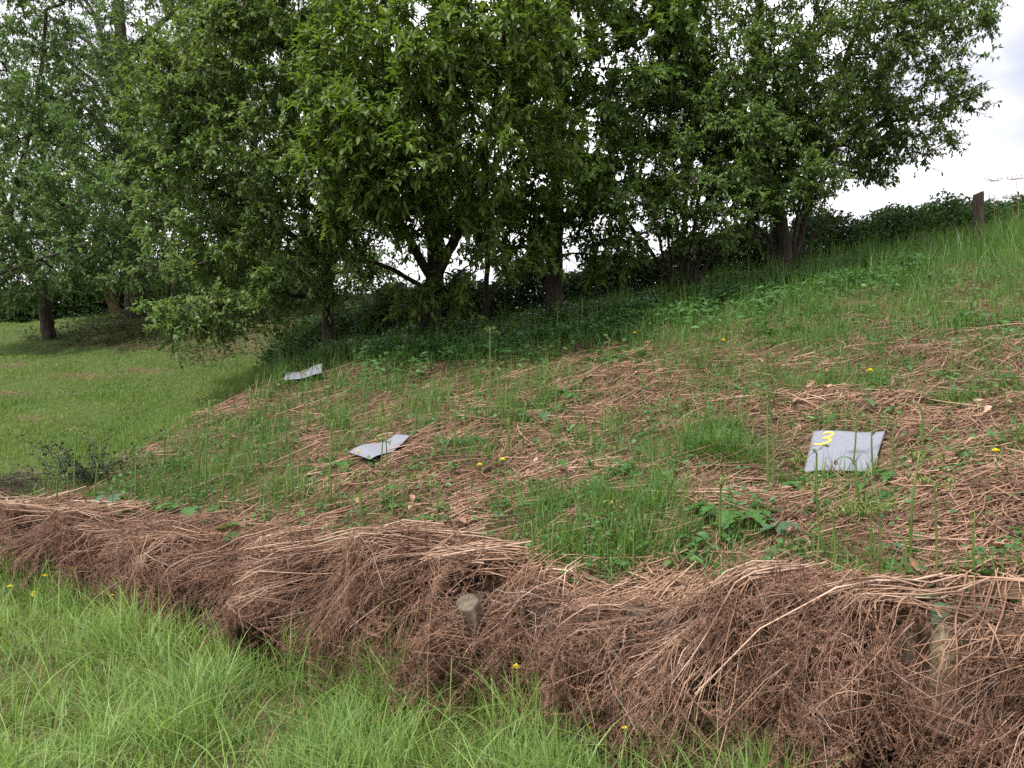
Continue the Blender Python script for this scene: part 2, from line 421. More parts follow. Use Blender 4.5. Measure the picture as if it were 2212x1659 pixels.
turf = np.where(DD >= D_WALL, (1 - bw) * .95 * (1 - .5 * shade_zone(XX, YY)) * (1 - lawn_dry(XX, YY)) + bw * .38 * greenness(XX, np.maximum(YY, 1)) ** 2, turf)
tv = ground.data.attributes.new('turf', 'FLOAT', 'POINT')
tv.data.foreach_set('value', turf.ravel().astype(np.float32))

# ------------------------------------------------------------------ log retaining wall
def s_of(u, v=None):
    a = (u - 1106) / 1736
    t = (3.22 + .2) / (NX * a + NY)
    return to_sd(a * t, t)[0]
GAPS = [(s_of(1066), .14, 1.), (s_of(2010), .115, 1.), (s_of(462), .18, .82), (s_of(112), .15, .8), (s_of(218), .07, .85), (s_of(1300), .14, .7), (s_of(1180), .07, .75), (s_of(330), .09, .6)]
def hollow(s, q):
    return sst(.38, .8, fn(s, q * .8, .32, 26)) * sst(.40, .52, q) * sst(1.02, .9, q)
def gapw(s):
    g = np.zeros(np.shape(s))
    for c, w, a in GAPS: g = np.maximum(g, a * np.exp(-((s - c) / w) ** 4))
    return g

wall = empty('log_wall', (*to_xy(-4, D_WALL), 0))
tag(wall, 'low retaining wall of upright logs half buried in dead bracken', 'retaining wall')
def log_mesh(r, h, matside):
    mb = MB(); S = 18; zs = [-.15, .1, h * .4, h * .7, h - .008, h]
    rr = [1, 1.01, .99, 1, 1, .9]
    a = np.arange(S) * 2 * np.pi / S
    wob = 1 + .05 * np.sin(2 * a + rng.uniform(0, 6)) + .03 * np.sin(5 * a + rng.uniform(0, 6)) + rng.normal(0, .012, S)
    V = [np.stack([r * q * wob * np.cos(a), r * q * wob * np.sin(a), z + (0 * a if k < 4 else .012 * np.sin(a + 1) + rng.normal(0, .002, S))], 1) for k, (z, q) in enumerate(zip(zs, rr))]
    V = np.concatenate(V)
    k, s = np.meshgrid(np.arange(len(zs) - 1), np.arange(S), indexing='ij')
    f = np.stack([k * S + s, k * S + (s + 1) % S, (k + 1) * S + (s + 1) % S, (k + 1) * S + s], -1).reshape(-1, 4)
    mb.add(V, f, 0)
    mb.F.append((np.arange(S)[None] + (len(zs) - 1) * S, 1))
    return mb, [M[matside], M['wood_end']]
spos = -8.4
pale_s = s_of(2036)
lean_s = [s_of(1052), s_of(1078)]
while spos < .55:
    r = rng.uniform(.054, .066)
    pale = abs(spos + r - pale_s) < .065
    h = float(wall_top(spos)) + rng.uniform(-.02, .035)
    lean = min(abs(spos + r - q) for q in lean_s) < .07
    mbl, mats = log_mesh(r, h + (.07 if lean else 0), 'wood_pale' if pale else 'wood')
    o = mbl.build('log', mats, wall)
    x, y = to_xy(spos + r, .2 + rng.uniform(-.012, .012) - (.09 if lean else 0))
    o.location = (x - wall.location[0], y - wall.location[1], 0)
    o.rotation_euler = (rng.normal(0, .02), rng.normal(0, .02), rng.uniform(0, 6.28))
    if lean: o.rotation_euler = (.30, -.26, .3); o['label'] = 'leaning log with a sawn end'
    if pale: o['label'] = 'pale stripped log'
    spos += 2 * r + rng.uniform(0, .006)

# ------------------------------------------------------------------ dead bracken hanging over the wall
def reach(s): return np.interp(s, [-12, -8, -6, -4.3, -3.2, -2.2, -1, .5, 3], [.40, .40, .42, .48, .46, .42, .40, .50, .6]) + .07 * fn(s, s * 0, .9, 21)
def hump(s): return .06 + .05 * fn(s, 0 * s, 1.0, 22) + .10 * np.exp(-((s + 2.85) / .5) ** 2) + .03 * fn(s, 0 * s, .35, 23)
def drape(s, q):
    """q 0 = on the bank behind the wall, .3 = wall head, 1 = foot of the heap in the grass"""
    zt = wall_top(s); rc = reach(s); hp = hump(s)
    d = np.where(q < .3, D_WALL + .55 * (1 - q / .3), D_WALL - (rc) * ((np.clip(q, .3, 1.2) - .3) / .7) ** .85)
    xb, yb = to_xy(s, np.maximum(d, D_WALL + .05))
    zback = H(xb, yb) + hp * sst(0, .3, q)
    qq = np.clip((q - .3) / .7, 0, 1.2)
    zf = (zt + hp) * np.clip(1 - qq ** 1.85, -.05, 1)
    bul = sst(.15, .45, q) * sst(1.05, .8, q) * (.10 * fn(s, q * .45, .42, 24) + .05 * fn(s, q * .9, .18, 25) + .03)
    x, y = to_xy(s, d - bul)
    return np.stack([x, y, np.where(q < .3, zback, zf) + .5 * bul], -1)
mb = MB()
# dense inner mat of matted brown litter
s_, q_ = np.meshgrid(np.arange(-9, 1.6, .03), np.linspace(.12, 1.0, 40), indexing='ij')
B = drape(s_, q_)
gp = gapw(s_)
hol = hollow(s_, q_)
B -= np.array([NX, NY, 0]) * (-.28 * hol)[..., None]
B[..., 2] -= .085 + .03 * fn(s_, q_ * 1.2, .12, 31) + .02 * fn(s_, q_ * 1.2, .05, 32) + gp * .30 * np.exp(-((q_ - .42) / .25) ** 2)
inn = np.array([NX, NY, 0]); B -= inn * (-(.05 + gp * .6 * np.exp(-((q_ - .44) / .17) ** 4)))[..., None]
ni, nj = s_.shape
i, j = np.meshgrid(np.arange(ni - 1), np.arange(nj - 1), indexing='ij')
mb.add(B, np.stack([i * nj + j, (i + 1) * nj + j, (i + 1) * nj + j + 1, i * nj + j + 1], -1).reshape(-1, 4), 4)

def drape_stems(N, q0, q1, ds, rad, lift, K=8, m=0, wig=.03, s_rng=(-9, 1.6)):
    # denser towards the near end of the wall
    s0 = rng.uniform(*s_rng, N)
    near = rng.random(N) < .45; s0[near] = rng.uniform(-3.5, 1.6, near.sum())
    qa = q0(N); qb = np.maximum(qa + .05, q1(N))
    dss = ds(N)
    nbun = max(8, N // 14); bi = rng.integers(0, nbun, N); bc = rng.uniform(*s_rng, nbun); bc[: nbun // 2] = rng.uniform(-3.5, 1.6, nbun // 2)
    bun = rng.random(N) < .62; s0 = np.where(bun, bc[bi] + rng.normal(0, .09, N), s0)
    qm = np.median(qa); qa = np.where(bun, qa * .5 + .5 * qa[bi % N], qa); dss = np.where(bun, dss[bi % N] + rng.normal(0, .09, N), dss); qb = np.maximum(qa + .05, qb)
    t = np.linspace(0, 1, K)[None]
    ph = rng.uniform(0, 6.28, (N, 1))
    S_ = s0[:, None] + dss[:, None] * t + wig * np.sin(t * 5 + ph) * t
    Q_ = qa[:, None] + (qb - qa)[:, None] * t
    Pn = drape(S_, Q_)
    lf = rng.uniform(*lift, (N, 1)) * np.ones_like(t) + .02 * np.sin(t * 6 + ph * 2)
    Pn[..., 2] += lf * .7; Pn -= inn * (lf * .7)[..., None]
    gm = np.maximum(gapw(S_) * ((Q_ > .33) & (Q_ < .62)), .8 * hollow(S_, Q_) * (rad[1] < .004))
    keep = gm.max(1) < rng.uniform(.15, 1.06, N)
    Pn = Pn[keep]; N = len(Pn)
    kk = rng.integers(2, K - 1, N); kd = rng.normal(0, .055, (N, 3)) * (rng.random((N, 1)) < .5)
    Pn = Pn + kd[:, None] * np.maximum(np.arange(K)[None] - kk[:, None], 0)[..., None] * .5
    r = (rad[0] + (rad[1] - rad[0]) * rng.random((N, 1)) ** 1.7) * (1 - .65 * t)
    tubes(mb, Pn, np.maximum(r, .0007), 4, m)
    return Pn
U = rng.uniform
# long stalks pouring over the head of the wall, running down to the left
drape_stems(1500, lambda n: U(.02, .3, n), lambda n: U(.5, .98, n), lambda n: rng.normal(-.24, .25, n), (.002, .0052), (0, .07))
# stalks lying along the head
drape_stems(900, lambda n: U(.05, .42, n), lambda n: U(.1, .5, n), lambda n: rng.normal(-.45, .3, n), (.0022, .005), (0, .05))
# fine hanging stems
drape_stems(600, lambda n: U(.3, .8, n), lambda n: U(.6, 1.02, n), lambda n: rng.normal(-.06, .14, n), (.0009, .0021), (-.01, .05), wig=.05)
drape_stems(650, lambda n: U(.12, .4, n), lambda n: U(.6, 1.0, n), lambda n: rng.normal(-.28, .25, n), (.0018, .0042), (.04, .10))
drape_stems(170, lambda n: U(.05, .35, n), lambda n: U(.45, .9, n), lambda n: rng.normal(-.45, .25, n), (.0034, .0062), (.06, .13), m=5)
drape_stems(800, lambda n: U(.2, .6, n), lambda n: U(.55, 1.0, n), lambda n: rng.normal(-.2, .25, n), (.0012, .003), (.03, .10))
# wild cross pieces
drape_stems(700, lambda n: U(.3, .9, n), lambda n: U(.4, 1.0, n), lambda n: rng.normal(.05, .4, n), (.001, .003), (.0, .07))
drape_stems(120, lambda n: U(.3, .9, n), lambda n: U(.4, 1.0, n), lambda n: rng.normal(.0, .4, n), (.0012, .002), (.02, .09), m=3, wig=.08)

# fronds: rachis, drooping pinnae, comb of pinnules
def frond_proto(seed):
    r = np.random.default_rng(seed); pm = MB()
    Lr = r.uniform(.35, .6); npn = r.integers(8, 12)
    t = np.linspace(0, 1, 10)
    rach = np.stack([Lr * t, .05 * np.sin(t * 3 + r.uniform(0, 6)) * t, .03 * np.sin(t * 4 + r.uniform(0, 6)) - .05 * t ** 2], 1)
    tubes(pm, rach[None], (.0022 * (1 - .8 * t))[None], 3, 0)
    for k in range(npn):
        tt = .12 + .86 * k / npn
        b = np.array([np.interp(tt, t, rach[:, c]) for c in range(3)])
        for sg in (-1, 1):
            Lp = (.20 * (1 - tt) ** .7 + .015) * r.uniform(.6, 1.1)
            an = r.uniform(.5, 1.2) * sg; el = r.uniform(-.9, .35)
            d = np.array([math.cos(an) * math.cos(el), math.sin(an) * math.cos(el), math.sin(el)])
            q = np.linspace(0, 1, 6)
            cv = r.normal(0, .35, 3) * Lp
            ax = b + d * (Lp * q)[:, None] + cv * (q ** 2)[:, None] + np.array([0, 0, -.35 * Lp]) * (q ** 2)[:, None]
            tubes(pm, ax[None], (.0009 * (1 - .7 * q))[None], 3, 0)
            n = max(4, int(Lp / .0085)); qq = np.linspace(.08, .98, n)
            c = np.stack([np.interp(qq, q, ax[:, j]) for j in range(3)], 1)
            tg = nrm(np.gradient(c, axis=0))
            up = r.normal(0, 1, 3); sd2 = nrm(np.cross(tg, np.broadcast_to(up, tg.shape)))
            for s2 in (-1, 1):
                ln = (.020 * (1 - .75 * qq) + .004)[:, None] * r.uniform(.5, 1.1, (n, 1))
                dd = nrm(sd2 * s2 + tg * r.uniform(0, .6, (n, 1)) + r.normal(0, .35, (n, 3)))
                w = tg * .0028
                V = np.stack([c - w, c + w, c + dd * ln + r.normal(0, .002, (n, 3))], 1)
                pm.add(V, np.arange(3 * n).reshape(n, 3), 1)
    return pm
protos = [frond_proto(s) for s in range(10)]
def place(mb, pm, pos, ex, ez, sc, mmap):
    """copies of a prototype: ex = its x axis, ez = approximate z axis; pos (N,3)"""
    ex = nrm(ex); ey = nrm(np.cross(ez, ex)); ez = np.cross(ex, ey)
    Rm = np.stack([ex, ey, ez], -1) * np.asarray(sc)[:, None, None]
    V = np.concatenate(pm.V); N = len(pos)
    W = np.einsum('nij,vj->nvi', Rm, V) + pos[:, None]
    n0 = mb.n; nv = len(V)
    mb.V.append(W.reshape(-1, 3)); mb.n += N * nv
    for f, mi in pm.F:
        mb.F.append(((f[None] + (np.arange(N) * nv)[:, None, None]).reshape(-1, f.shape[1]) + n0, mmap[mi]))
def drape_fronds(N, s_rng, qr):
    s0 = U(*s_rng, N); q0 = U(*qr, N)
    keep = np.maximum(gapw(s0 - .05), gapw(s0 - .12)) * (q0 > .14) * (q0 < .56) + hollow(s0 - .05, q0 + .12) < U(.1, 1.0, N); s0 = s0[keep]; q0 = q0[keep]; N = len(s0)
    a = drape(s0, q0); b = drape(s0 + rng.normal(-.12, .15, N), q0 + .18)
    ex = nrm(b - a) + rng.normal(0, .22, (N, 3))
    a[:, 2] += U(-.01, .06, N); a -= inn * U(.0, .075, N)[:, None]
    ez = -inn * .8 + np.array([0, 0, .5]) + rng.normal(0, .5, (N, 3))
    pk = rng.integers(0, len(protos), N)
    for k in range(len(protos)):
        w = pk == k
        place(mb, protos[k], a[w], ex[w], ez[w], U(.55, 1.05, w.sum()), {0: 0, 1: 1})
drape_fronds(760, (-9, -3), (.22, .85))
drape_fronds(1080, (-3.2, 1.4), (.22, .95))
# loose shreds
N = 16000
s0 = U(-9, 1.5, N); near = rng.random(N) < .4; s0[near] = U(-3, 1.5, near.sum()); q0 = U(.12, 1.03, N)
k = gapw(s0) * ((q0 > .33) & (q0 < .62)) + hollow(s0, q0) < U(.1, 1.1, N); s0, q0 = s0[k], q0[k]; N = len(s0)
p0 = drape(s0, q0); p0[:, 2] += U(-.035, .03, N); p0 -= inn * U(-.03, .04, N)[:, None]
leaves(mb, p0, rng.normal(0, 1, (N, 3)) + np.array([-.2, 0, -.6]), rng.normal(0, 1, (N, 3)), U(.012, .045, N), U(.003, .009, N), 1, .4, .3)
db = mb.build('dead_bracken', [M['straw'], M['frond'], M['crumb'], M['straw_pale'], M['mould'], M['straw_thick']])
tag(db, 'brown dead bracken fronds draped in a heap over the log wall', 'dead bracken', kind='stuff')

# ------------------------------------------------------------------ litter on the bank
def scatter(N, a0=-.9, a1=.9, y0=3.3, y1=16.):
    y = np.exp(U(math.log(y0), math.log(y1), N)); x = U(a0, a1, N) * y
    s, d = to_sd(x, y); return x, y, s, d
mb = MB()
x, y, s, d = scatter(46000)
w = bank_w(x, y); gr = greenness(x, y)
dc = NX * x + NY * crest_y(x) - 3.22
k = (d > .35) & (d < dc + .3) & (w > .45) & (rng.random(len(x)) < 1.05 - 1.05 * gr) & offmat(x, y, .06)
x, y = x[k], y[k]; N = len(x)
ln = U(.08, .55, N) * np.where(rng.random(N) < .3, 1.3, .8)
az = rng.normal(.42, .5, N) + .5 * fn(x, y, .7, 42) + np.where(rng.random(N) < .35, U(-1.6, 1.6, N), 0)
dx, dy = np.cos(az), np.sin(az)
t = np.linspace(-.5, .5, 5)[None]
kink = rng.normal(0, .22, (N, 1)) * (rng.random((N, 1)) < .35) * np.maximum(t - U(-.3, .3, (N, 1)), 0) * ln[:, None]
cv = rng.normal(0, .05, (N, 1))
X = x[:, None] + dx[:, None] * ln[:, None] * t - dy[:, None] * (cv * (t * t * 4) + kink); Yq = y[:, None] + dy[:, None] * ln[:, None] * t + dx[:, None] * (cv * (t * t * 4) + kink)
Z = H(X, Yq); lin = Z[:, :1] + (Z[:, -1:] - Z[:, :1]) * (t + .5)
Z = np.maximum(Z, lin) + U(.003, .05, (N, 1)) + U(-.05, .07, (N, 1)) * t
rr = (.0011 + .0042 * rng.random((N, 1)) ** 1.8) * np.ones((1, 5)) * np.sqrt(np.clip(y / 6, .8, 2))[:, None]
tubes(mb, np.stack([X, Yq, Z], -1), rr, 4, 0)
# shreds and crumbs
x, y, s, d = scatter(90000)
dc = NX * x + NY * crest_y(x) - 3.22
k = (d > .35) & (d < dc + .3) & (bank_w(x, y) > .4) & (rng.random(len(x)) < 1.1 - .95 * greenness(x, y)) & offmat(x, y, .0)
x, y = x[k], y[k]; N = len(x)
pz = np.stack([x, y, H(x, y) + U(.002, .04, N)], 1)
dv_ = rng.normal(0, 1, (N, 3)); dv_[:, 2] *= .35
leaves(mb, pz, dv_, rng.normal(0, .6, (N, 3)) + [0, 0, 1], U(.015, .06, N) * np.sqrt(y / 6), U(.004, .016, N) * np.sqrt(y / 6), 2, .4, .3)
# dead fronds lying on the slope
x, y, s, d = scatter(1500, y1=12)
k = (d > .4) & (bank_w(x, y) > .5) & (rng.random(len(x)) < .95 - 1.1 * greenness(x, y)) & offmat(x, y, .3)
x, y = x[k], y[k]; N = len(x)
pk = rng.integers(0, len(protos), N)
az = rng.normal(3.6, .8, N)
for q in range(len(protos)):
    w = pk == q
    xa, ya = x[w], y[w]; e = np.stack([np.cos(az[w]), np.sin(az[w]), np.zeros(w.sum())], 1)
    e[:, 2] = (H(xa + e[:, 0] * .2, ya + e[:, 1] * .2) - H(xa, ya)) / .2
    place(mb, protos[q], np.stack([xa, ya, H(xa, ya) + U(.02, .05, w.sum())], 1), e, rng.normal(0, .4, (w.sum(), 3)) + [0, -.2, 1], U(.5, 1, w.sum()), {0: 0, 1: 1})
for c, nb in ((c3, 6), (c2, 3)):
    uu, vv = U(.05, .98, nb)[:, None], (U(0, 1, nb) ** .5)[:, None]
    p0_ = c[0] * (1 - uu) * (1 - vv) + c[1] * uu * (1 - vv) + c[2] * uu * vv + c[3] * (1 - uu) * vv + [0, 0, .022]
    d_ = rng.normal(0, 1, (nb, 3)) * [1, 1, .1]
    leaves(mb, p0_, d_, np.array([[0, -.3, 1.]]) + rng.normal(0, .2, (nb, 3)), U(.01, .04, nb), U(.003, .008, nb), 2, .3, .2)
# pale dead oak leaves
x, y, s, d = scatter(1500)
k = (d > .4) & (bank_w(x, y) > .5) & (rng.random(len(x)) < .9 - .9 * greenness(x, y)) & ((fn(x, y, .6, 41) > .1) | (rng.random(len(x)) < .3))
x, y = x[k], y[k]; N = len(x)
dv_ = rng.normal(0, 1, (N, 3)); dv_[:, 2] *= .4
leaves(mb, np.stack([x, y, H(x, y) + U(.02, .06, N)], 1), dv_, rng.normal(0, .5, (N, 3)) + [0, -.4, 1], U(.05, .10, N), U(.025, .055, N), 3, .5, -.4, True)
o = mb.build('bracken_litter', [M['straw'], M['frond'], M['crumb'], M['deadleaf']])
tag(o, 'brown broken bracken stalks and dead leaves strewn over the bank', 'bracken litter', kind='stuff')

# ------------------------------------------------------------------ grasses
mb = MB()
x, y, s, d = scatter(210000, y1=17.5)
gr = greenness(x, y); dc = NX * x + NY * crest_y(x) - 3.22
k = (d > .4) & (d < dc + .8) & (bank_w(x, y) > .35) & (rng.random(len(x)) < np.clip((gr - .12) * 1.25, .03, 1)) & offmat(x, y)
k &= rng.random(len(x)) < np.clip(.35 + .65 * (fn(x, y, .22, 51) + .6), .12, 1)
x, y, dc, d, gr = x[k], y[k], dc[k], d[k], gr[k]; N = len(x)
hh = U(.05, .20, N) * (.75 + .6 * gr) * np.clip(1.1 + .5 * fn(x, y, .5, 52), .6, 1.7) + U(.0, .34, N) * sst(3.8, .5, dc - d) * np.clip(.7 + .7 * fn(x, y, .5, 54), 0, 1.8)
grass(mb, np.stack([x, y, H(x, y) - .005], 1), hh, U(0, 6.28, N), np.abs(rng.normal(.35, .3, N)), U(.003, .0065, N) * np.sqrt(np.clip(y / 5, .9, 3)), 0)
# pale combed tuft beside the numbered mat and longer tufts
for (u, v, n, h0, sp, bnd) in [(1600, 1000, 230, .28, .15, 1.2), (1540, 975, 160, .24, .14, 1.0), (1570, 940, 90, .2, .12, .8), (1330, 1110, 170, .26, .3, .6), (1280, 1200, 220, .26, .28, .5), (1420, 1090, 240, .22, .2, .6), (1400, 1190, 240, .2, .2, .5), (730, 930, 160, .3, .12, .4), (1720, 850, 150, .22, .15, .5), (1860, 1130, 130, .25, .08, 1.0), (2060, 880, 120, .22, .1, .8), (1180, 870, 80, .25, .1, .4), (1500, 780, 180, .2, .2, .4), (1750, 740, 200, .22, .25, .5)]:
    c = hit(u, v)[0]
    px = c[0] + rng.normal(0, sp * .6, n); py = c[1] + rng.normal(0, sp * .6, n)
    aa = np.arctan2(py - c[1], px - c[0]) + rng.normal(0, .7, n)
    grass(mb, np.stack([px, py, H(px, py)], 1), h0 * U(.6, 1.2, n), aa, np.abs(rng.normal(bnd, .25, n)), U(.003, .006, n), 0)
# tall fringe along the crest
n = 20000
px = U(-2.5, 13, n); px = np.where(rng.random(n) < .1, U(-2.5, 3, n), px); py = crest_y(px) - np.abs(rng.normal(0, 1., n)) * np.clip(px / 4, .5, 1.6) + .4
grass(mb, np.stack([px, py, H(px, py)], 1), U(.14, .5, n) * np.clip(.5 + px / 9, .5, 1.1) * np.clip(1 + .6 * fn(px, py, .6, 53), .5, 1.8), U(0, 6.28, n), np.abs(rng.normal(.35, .25, n)), U(.006, .011, n), 0)
o = mb.build('bank_grass', [M['grass_bank']])
tag(o, 'tufts of green grass growing through the bracken litter on the bank', 'grass', kind='stuff')

# mown lawn on the left
mb = MB()
N = 230000
y = np.exp(U(math.log(6.2), math.log(34), N)); x = U(-.85, .02, N) * y
s, d = to_sd(x, y)
k = (d > .3) & (bank_w(x, y) < U(.3, .75, N)) & (rng.random(N) > .97 * lawn_dry(x, y)) & (rng.random(N) > .72 * shade_zone(x, y)) & (y < 27)
x, y = x[k], y[k]; N = len(x)
rough = sst(-1.9, -.2, x - nose_x(y)) 
hh = U(.03, .075, N) * np.clip(1 + .35 * fn(x, y, .9, 61), .6, 1.6) * (1 + 2.0 * rough * U(0, 1, N))
grass(mb, np.stack([x, y, H(x, y) - .004], 1), hh, U(0, 6.28, N), np.abs(rng.normal(.35, .3, N)), U(.004, .008, N) * np.sqrt(y / 7), 0, K=3)
o = mb.build('lawn_grass', [M['grass_lawn']])
tag(o, 'short mown lawn grass on the slope beside the bank', 'grass', kind='stuff')

# long meadow grass in front
mb = MB()
TUS = [(290, 1420, .28, .55), (620, 1400, .28, .55), (690, 1440, .2, .5), (860, 1500, .22, .4), (1010, 1540, .2, .4), (1120, 1600, .25, .4), (1370, 1560, .18, .45), (1330, 1640, .22, .4), (420, 1560, .25, .3), (200, 1330, .4, .25), (520, 1360, .35, .35), (40, 1290, .3, .3), (900, 1620, .3, .25), (1500, 1655, .18, .4)]
TC = hit([t[0] for t in TUS], [t[1] for t in TUS])
def tuss(x, y):
    r = np.zeros(len(x))
    for c, (u, v, rad, a) in zip(TC, TUS): r = np.maximum(r, a * np.exp(-((x - c[0]) ** 2 + (y - c[1]) ** 2) / rad ** 2))
    return r
BC = hit([265, 560, 120, 930, 1180], [1570, 1530, 1480, 1600, 1640])
def bare(x, y):
    r = np.zeros(len(x))
    for c in BC: r = np.maximum(r, np.exp(-(((x - c[0]) / .16) ** 2 + ((y - c[1]) / .12) ** 2)))
    return r
N = 120000
y = np.exp(U(math.log(2.2), math.log(7.6), N)); x = U(-.85, .75, N) * y
s, d = to_sd(x, y)
edge = D_WALL - reach(s) + .05
tz = tuss(x, y)
k = (d < edge - U(-.22, .08, N)) & (rng.random(N) < (.16 + .62 * np.clip(fn(x, y, .33, 71) + .55, 0, 1) + .55 * tz) * (1 - .85 * bare(x, y)))
x, y, tz = x[k], y[k], tz[k]; N = len(x)
low = np.clip(.75 + .45 * fn(x, y, .7, 72), .35, 1.3)
hh = U(.10, .30, N) * low + tz * U(.24, .74, N)
az = U(0, 6.28, N) * .6 + 1.2 + 2.2 * fn(x, y, .5, 73)
bend = np.abs(rng.normal(.4, .35, N)) + .5 * (rng.random(N) < .25)
grass(mb, np.stack([x, y, H(x, y) - .005], 1), hh, az, bend, .003 + .007 * rng.random(N) ** 2, 0, K=5)
n = 8000; q = rng.integers(0, N, n); ao = rng.normal(0, .06, (n, 2)); px, py = x[q] + ao[:, 0], y[q] + ao[:, 1]
grass(mb, np.stack([px, py, H(px, py)], 1), U(.05, .16, n), U(0, 6.28, n), np.abs(rng.normal(.9, .4, n)), U(.002, .005, n), 3, K=4)
n = 2200      # taller single stems
y = U(2.6, 6.2, n); x = U(-.8, .5, n) * y; s, d = to_sd(x, y); k = d < D_WALL - reach(s) - .02; x, y = x[k], y[k]; n = len(x)
grass(mb, np.stack([x, y, H(x, y)], 1), U(.22, .46, n), U(0, 6.28, n), np.abs(rng.normal(.75, .4, n)), U(.0045, .0085, n), 0, K=6)
# wisps at the foot of the bracken heap
n = 3600
s = U(-9, -.2, n); d = D_WALL - reach(s) + rng.normal(.0, .09, n); x, y = to_xy(s, d)
grass(mb, np.stack([x, y, H(x, y)], 1), U(.12, .46, n) * np.clip(.75 + .5 * fn(x, y, .4, 74), .35, 1.3), U(0, 6.28, n), np.abs(rng.normal(.4, .25, n)), U(.003, .007, n), 0, K=5)
# broad-bladed taller clump against the heap
c = hit(1390, 1600)[0]; n = 160; px = c[0] + rng.normal(0, .13, n); py = c[1] + rng.normal(0.05, .1, n)
grass(mb, np.stack([px, py, 0 * px], 1), U(.25, .56, n), U(0, 6.28, n), np.abs(rng.normal(.25, .15, n)), U(.006, .011, n), 0, K=6)
# dry straws in the turf
n = 150; y = U(2.6, 5, n); x = U(-.7, .2, n) * y; s, d = to_sd(x, y); k = d < D_WALL - reach(s) - .05; x, y = x[k], y[k]; n = len(x)
grass(mb, np.stack([x, y, H(x, y)], 1), U(.15, .35, n), U(0, 6.28, n), np.abs(rng.normal(.7, .4, n)), U(.002, .0035, n), 1, K=5)
# low clover and broad leaves between the blades
n = 2600; y = U(2.4, 6.5, n); x = U(-.8, .5, n) * y; s, d = to_sd(x, y); k = (d < D_WALL - reach(s)) & (fn(x, y, .5, 75) > .2); x, y = x[k], y[k]; n = len(x)
leaves(mb, np.stack([x, y, H(x, y) + U(.03, .12, n)], 1), np.stack([rng.normal(0, 1, n), rng.normal(0, 1, n), U(-.3, .3, n)], 1), rng.normal(0, .3, (n, 3)) + [0, 0, 1], U(.02, .05, n), U(.015, .03, n), 2, .2, .1)
o = mb.build('meadow_grass', [M['grass_long'], M['straw'], M['weed'], M['thatch']])
tag(o, 'long bright green meadow grass in front of the bracken heap', 'grass', kind='stuff')

# low broad-leaved ground cover among the litter
mb = MB()
x, y, s, d = scatter(26000, y1=16)
gr = greenness(x, y); dc = NX * x + NY * crest_y(x) - 3.22
k = (d > .4) & (d < dc + .6) & (bank_w(x, y) > .3) & (rng.random(len(x)) < np.clip(gr * .8 + .13, 0, .9)) & (fn(x, y, .35, 81) > -.25) & offmat(x, y)
x, y = x[k], y[k]; n = len(x)
xs = np.repeat(x, 4) + rng.normal(0, .03, n * 4); ys = np.repeat(y, 4) + rng.normal(0, .03, n * 4); N = n * 4
sc = np.repeat(U(.7, 1.5, n), 4)
leaves(mb, np.stack([xs, ys, H(xs, ys) + U(.02, .11, N)], 1), np.stack([rng.normal(0, 1, N), rng.normal(0, 1, N), U(-.35, .3, N)], 1), rng.normal(0, .35, (N, 3)) + [0, -.2, 1], sc * U(.02, .05, N), sc * U(.012, .032, N), 0, .15, .15, True)
n = 6500; x = U(-3, 6, n); y = crest_y(x) + rng.normal(-1.0, .9, n); k = (fn(x, y, .7, 83) > -.2) & ((np.abs(x - y * -.26) > .8) | (y > 11.2)); x, y = x[k], y[k]; n = len(x)
xs = np.repeat(x, 3) + rng.normal(0, .07, n * 3); ys = np.repeat(y, 3) + rng.normal(0, .07, n * 3); N = 3 * n
leaves(mb, np.stack([xs, ys, H(xs, ys) + U(.05, .26, N)], 1), np.stack([rng.normal(0, 1, N), rng.normal(-.3, 1, N), U(-.4, .2, N)], 1), rng.normal(0, .35, (N, 3)) + [0, -.35, 1], U(.06, .13, N), U(.03, .06, N), 0, .15, .2, True)
# ivy and saplings under the trees, far left and behind
N = 60000
y = U(11.5, 27, N); x = U(-14, 5, N)
k = (shade_zone(x, y) > .3) & (rng.random(N) < np.clip(.6 + .7 * fn(x, y, 1.5, 82), .12, 1)) & ((y > crest_y(x) - .5) | (x < nose_x(y) - .3))
x, y = x[k], y[k]; N = len(x)
leaves(mb, np.stack([x, y, H(x, y) + np.abs(rng.normal(.04, .12, N))], 1), np.stack([rng.normal(0, 1, N), rng.normal(-.4, 1, N), U(-.5, .3, N)], 1), rng.normal(0, .4, (N, 3)) + [0, -.3, 1], U(.05, .11, N), U(.03, .06, N), 1, .15, .15)
N = 9000
y = U(12, 24, N); x = U(-10, 4, N); k = shade_zone(x, y) > .3; x, y = x[k], y[k]; N = len(x)
leaves(mb, np.stack([x, y, H(x, y) + U(.005, .04, N)], 1), np.stack([rng.normal(0, 1, N), rng.normal(0, 1, N), U(-.2, .3, N)], 1), rng.normal(0, .4, (N, 3)) + [0, -.3, 1], U(.04, .09, N), U(.03, .05, N), 2, .3, .2)
o = mb.build('undergrowth', [M['weed'], M['leaf_hedge'], M['crumb']])
tag(o, 'low leafy ground cover and ivy on the bank and beneath the trees', 'undergrowth', kind='stuff')

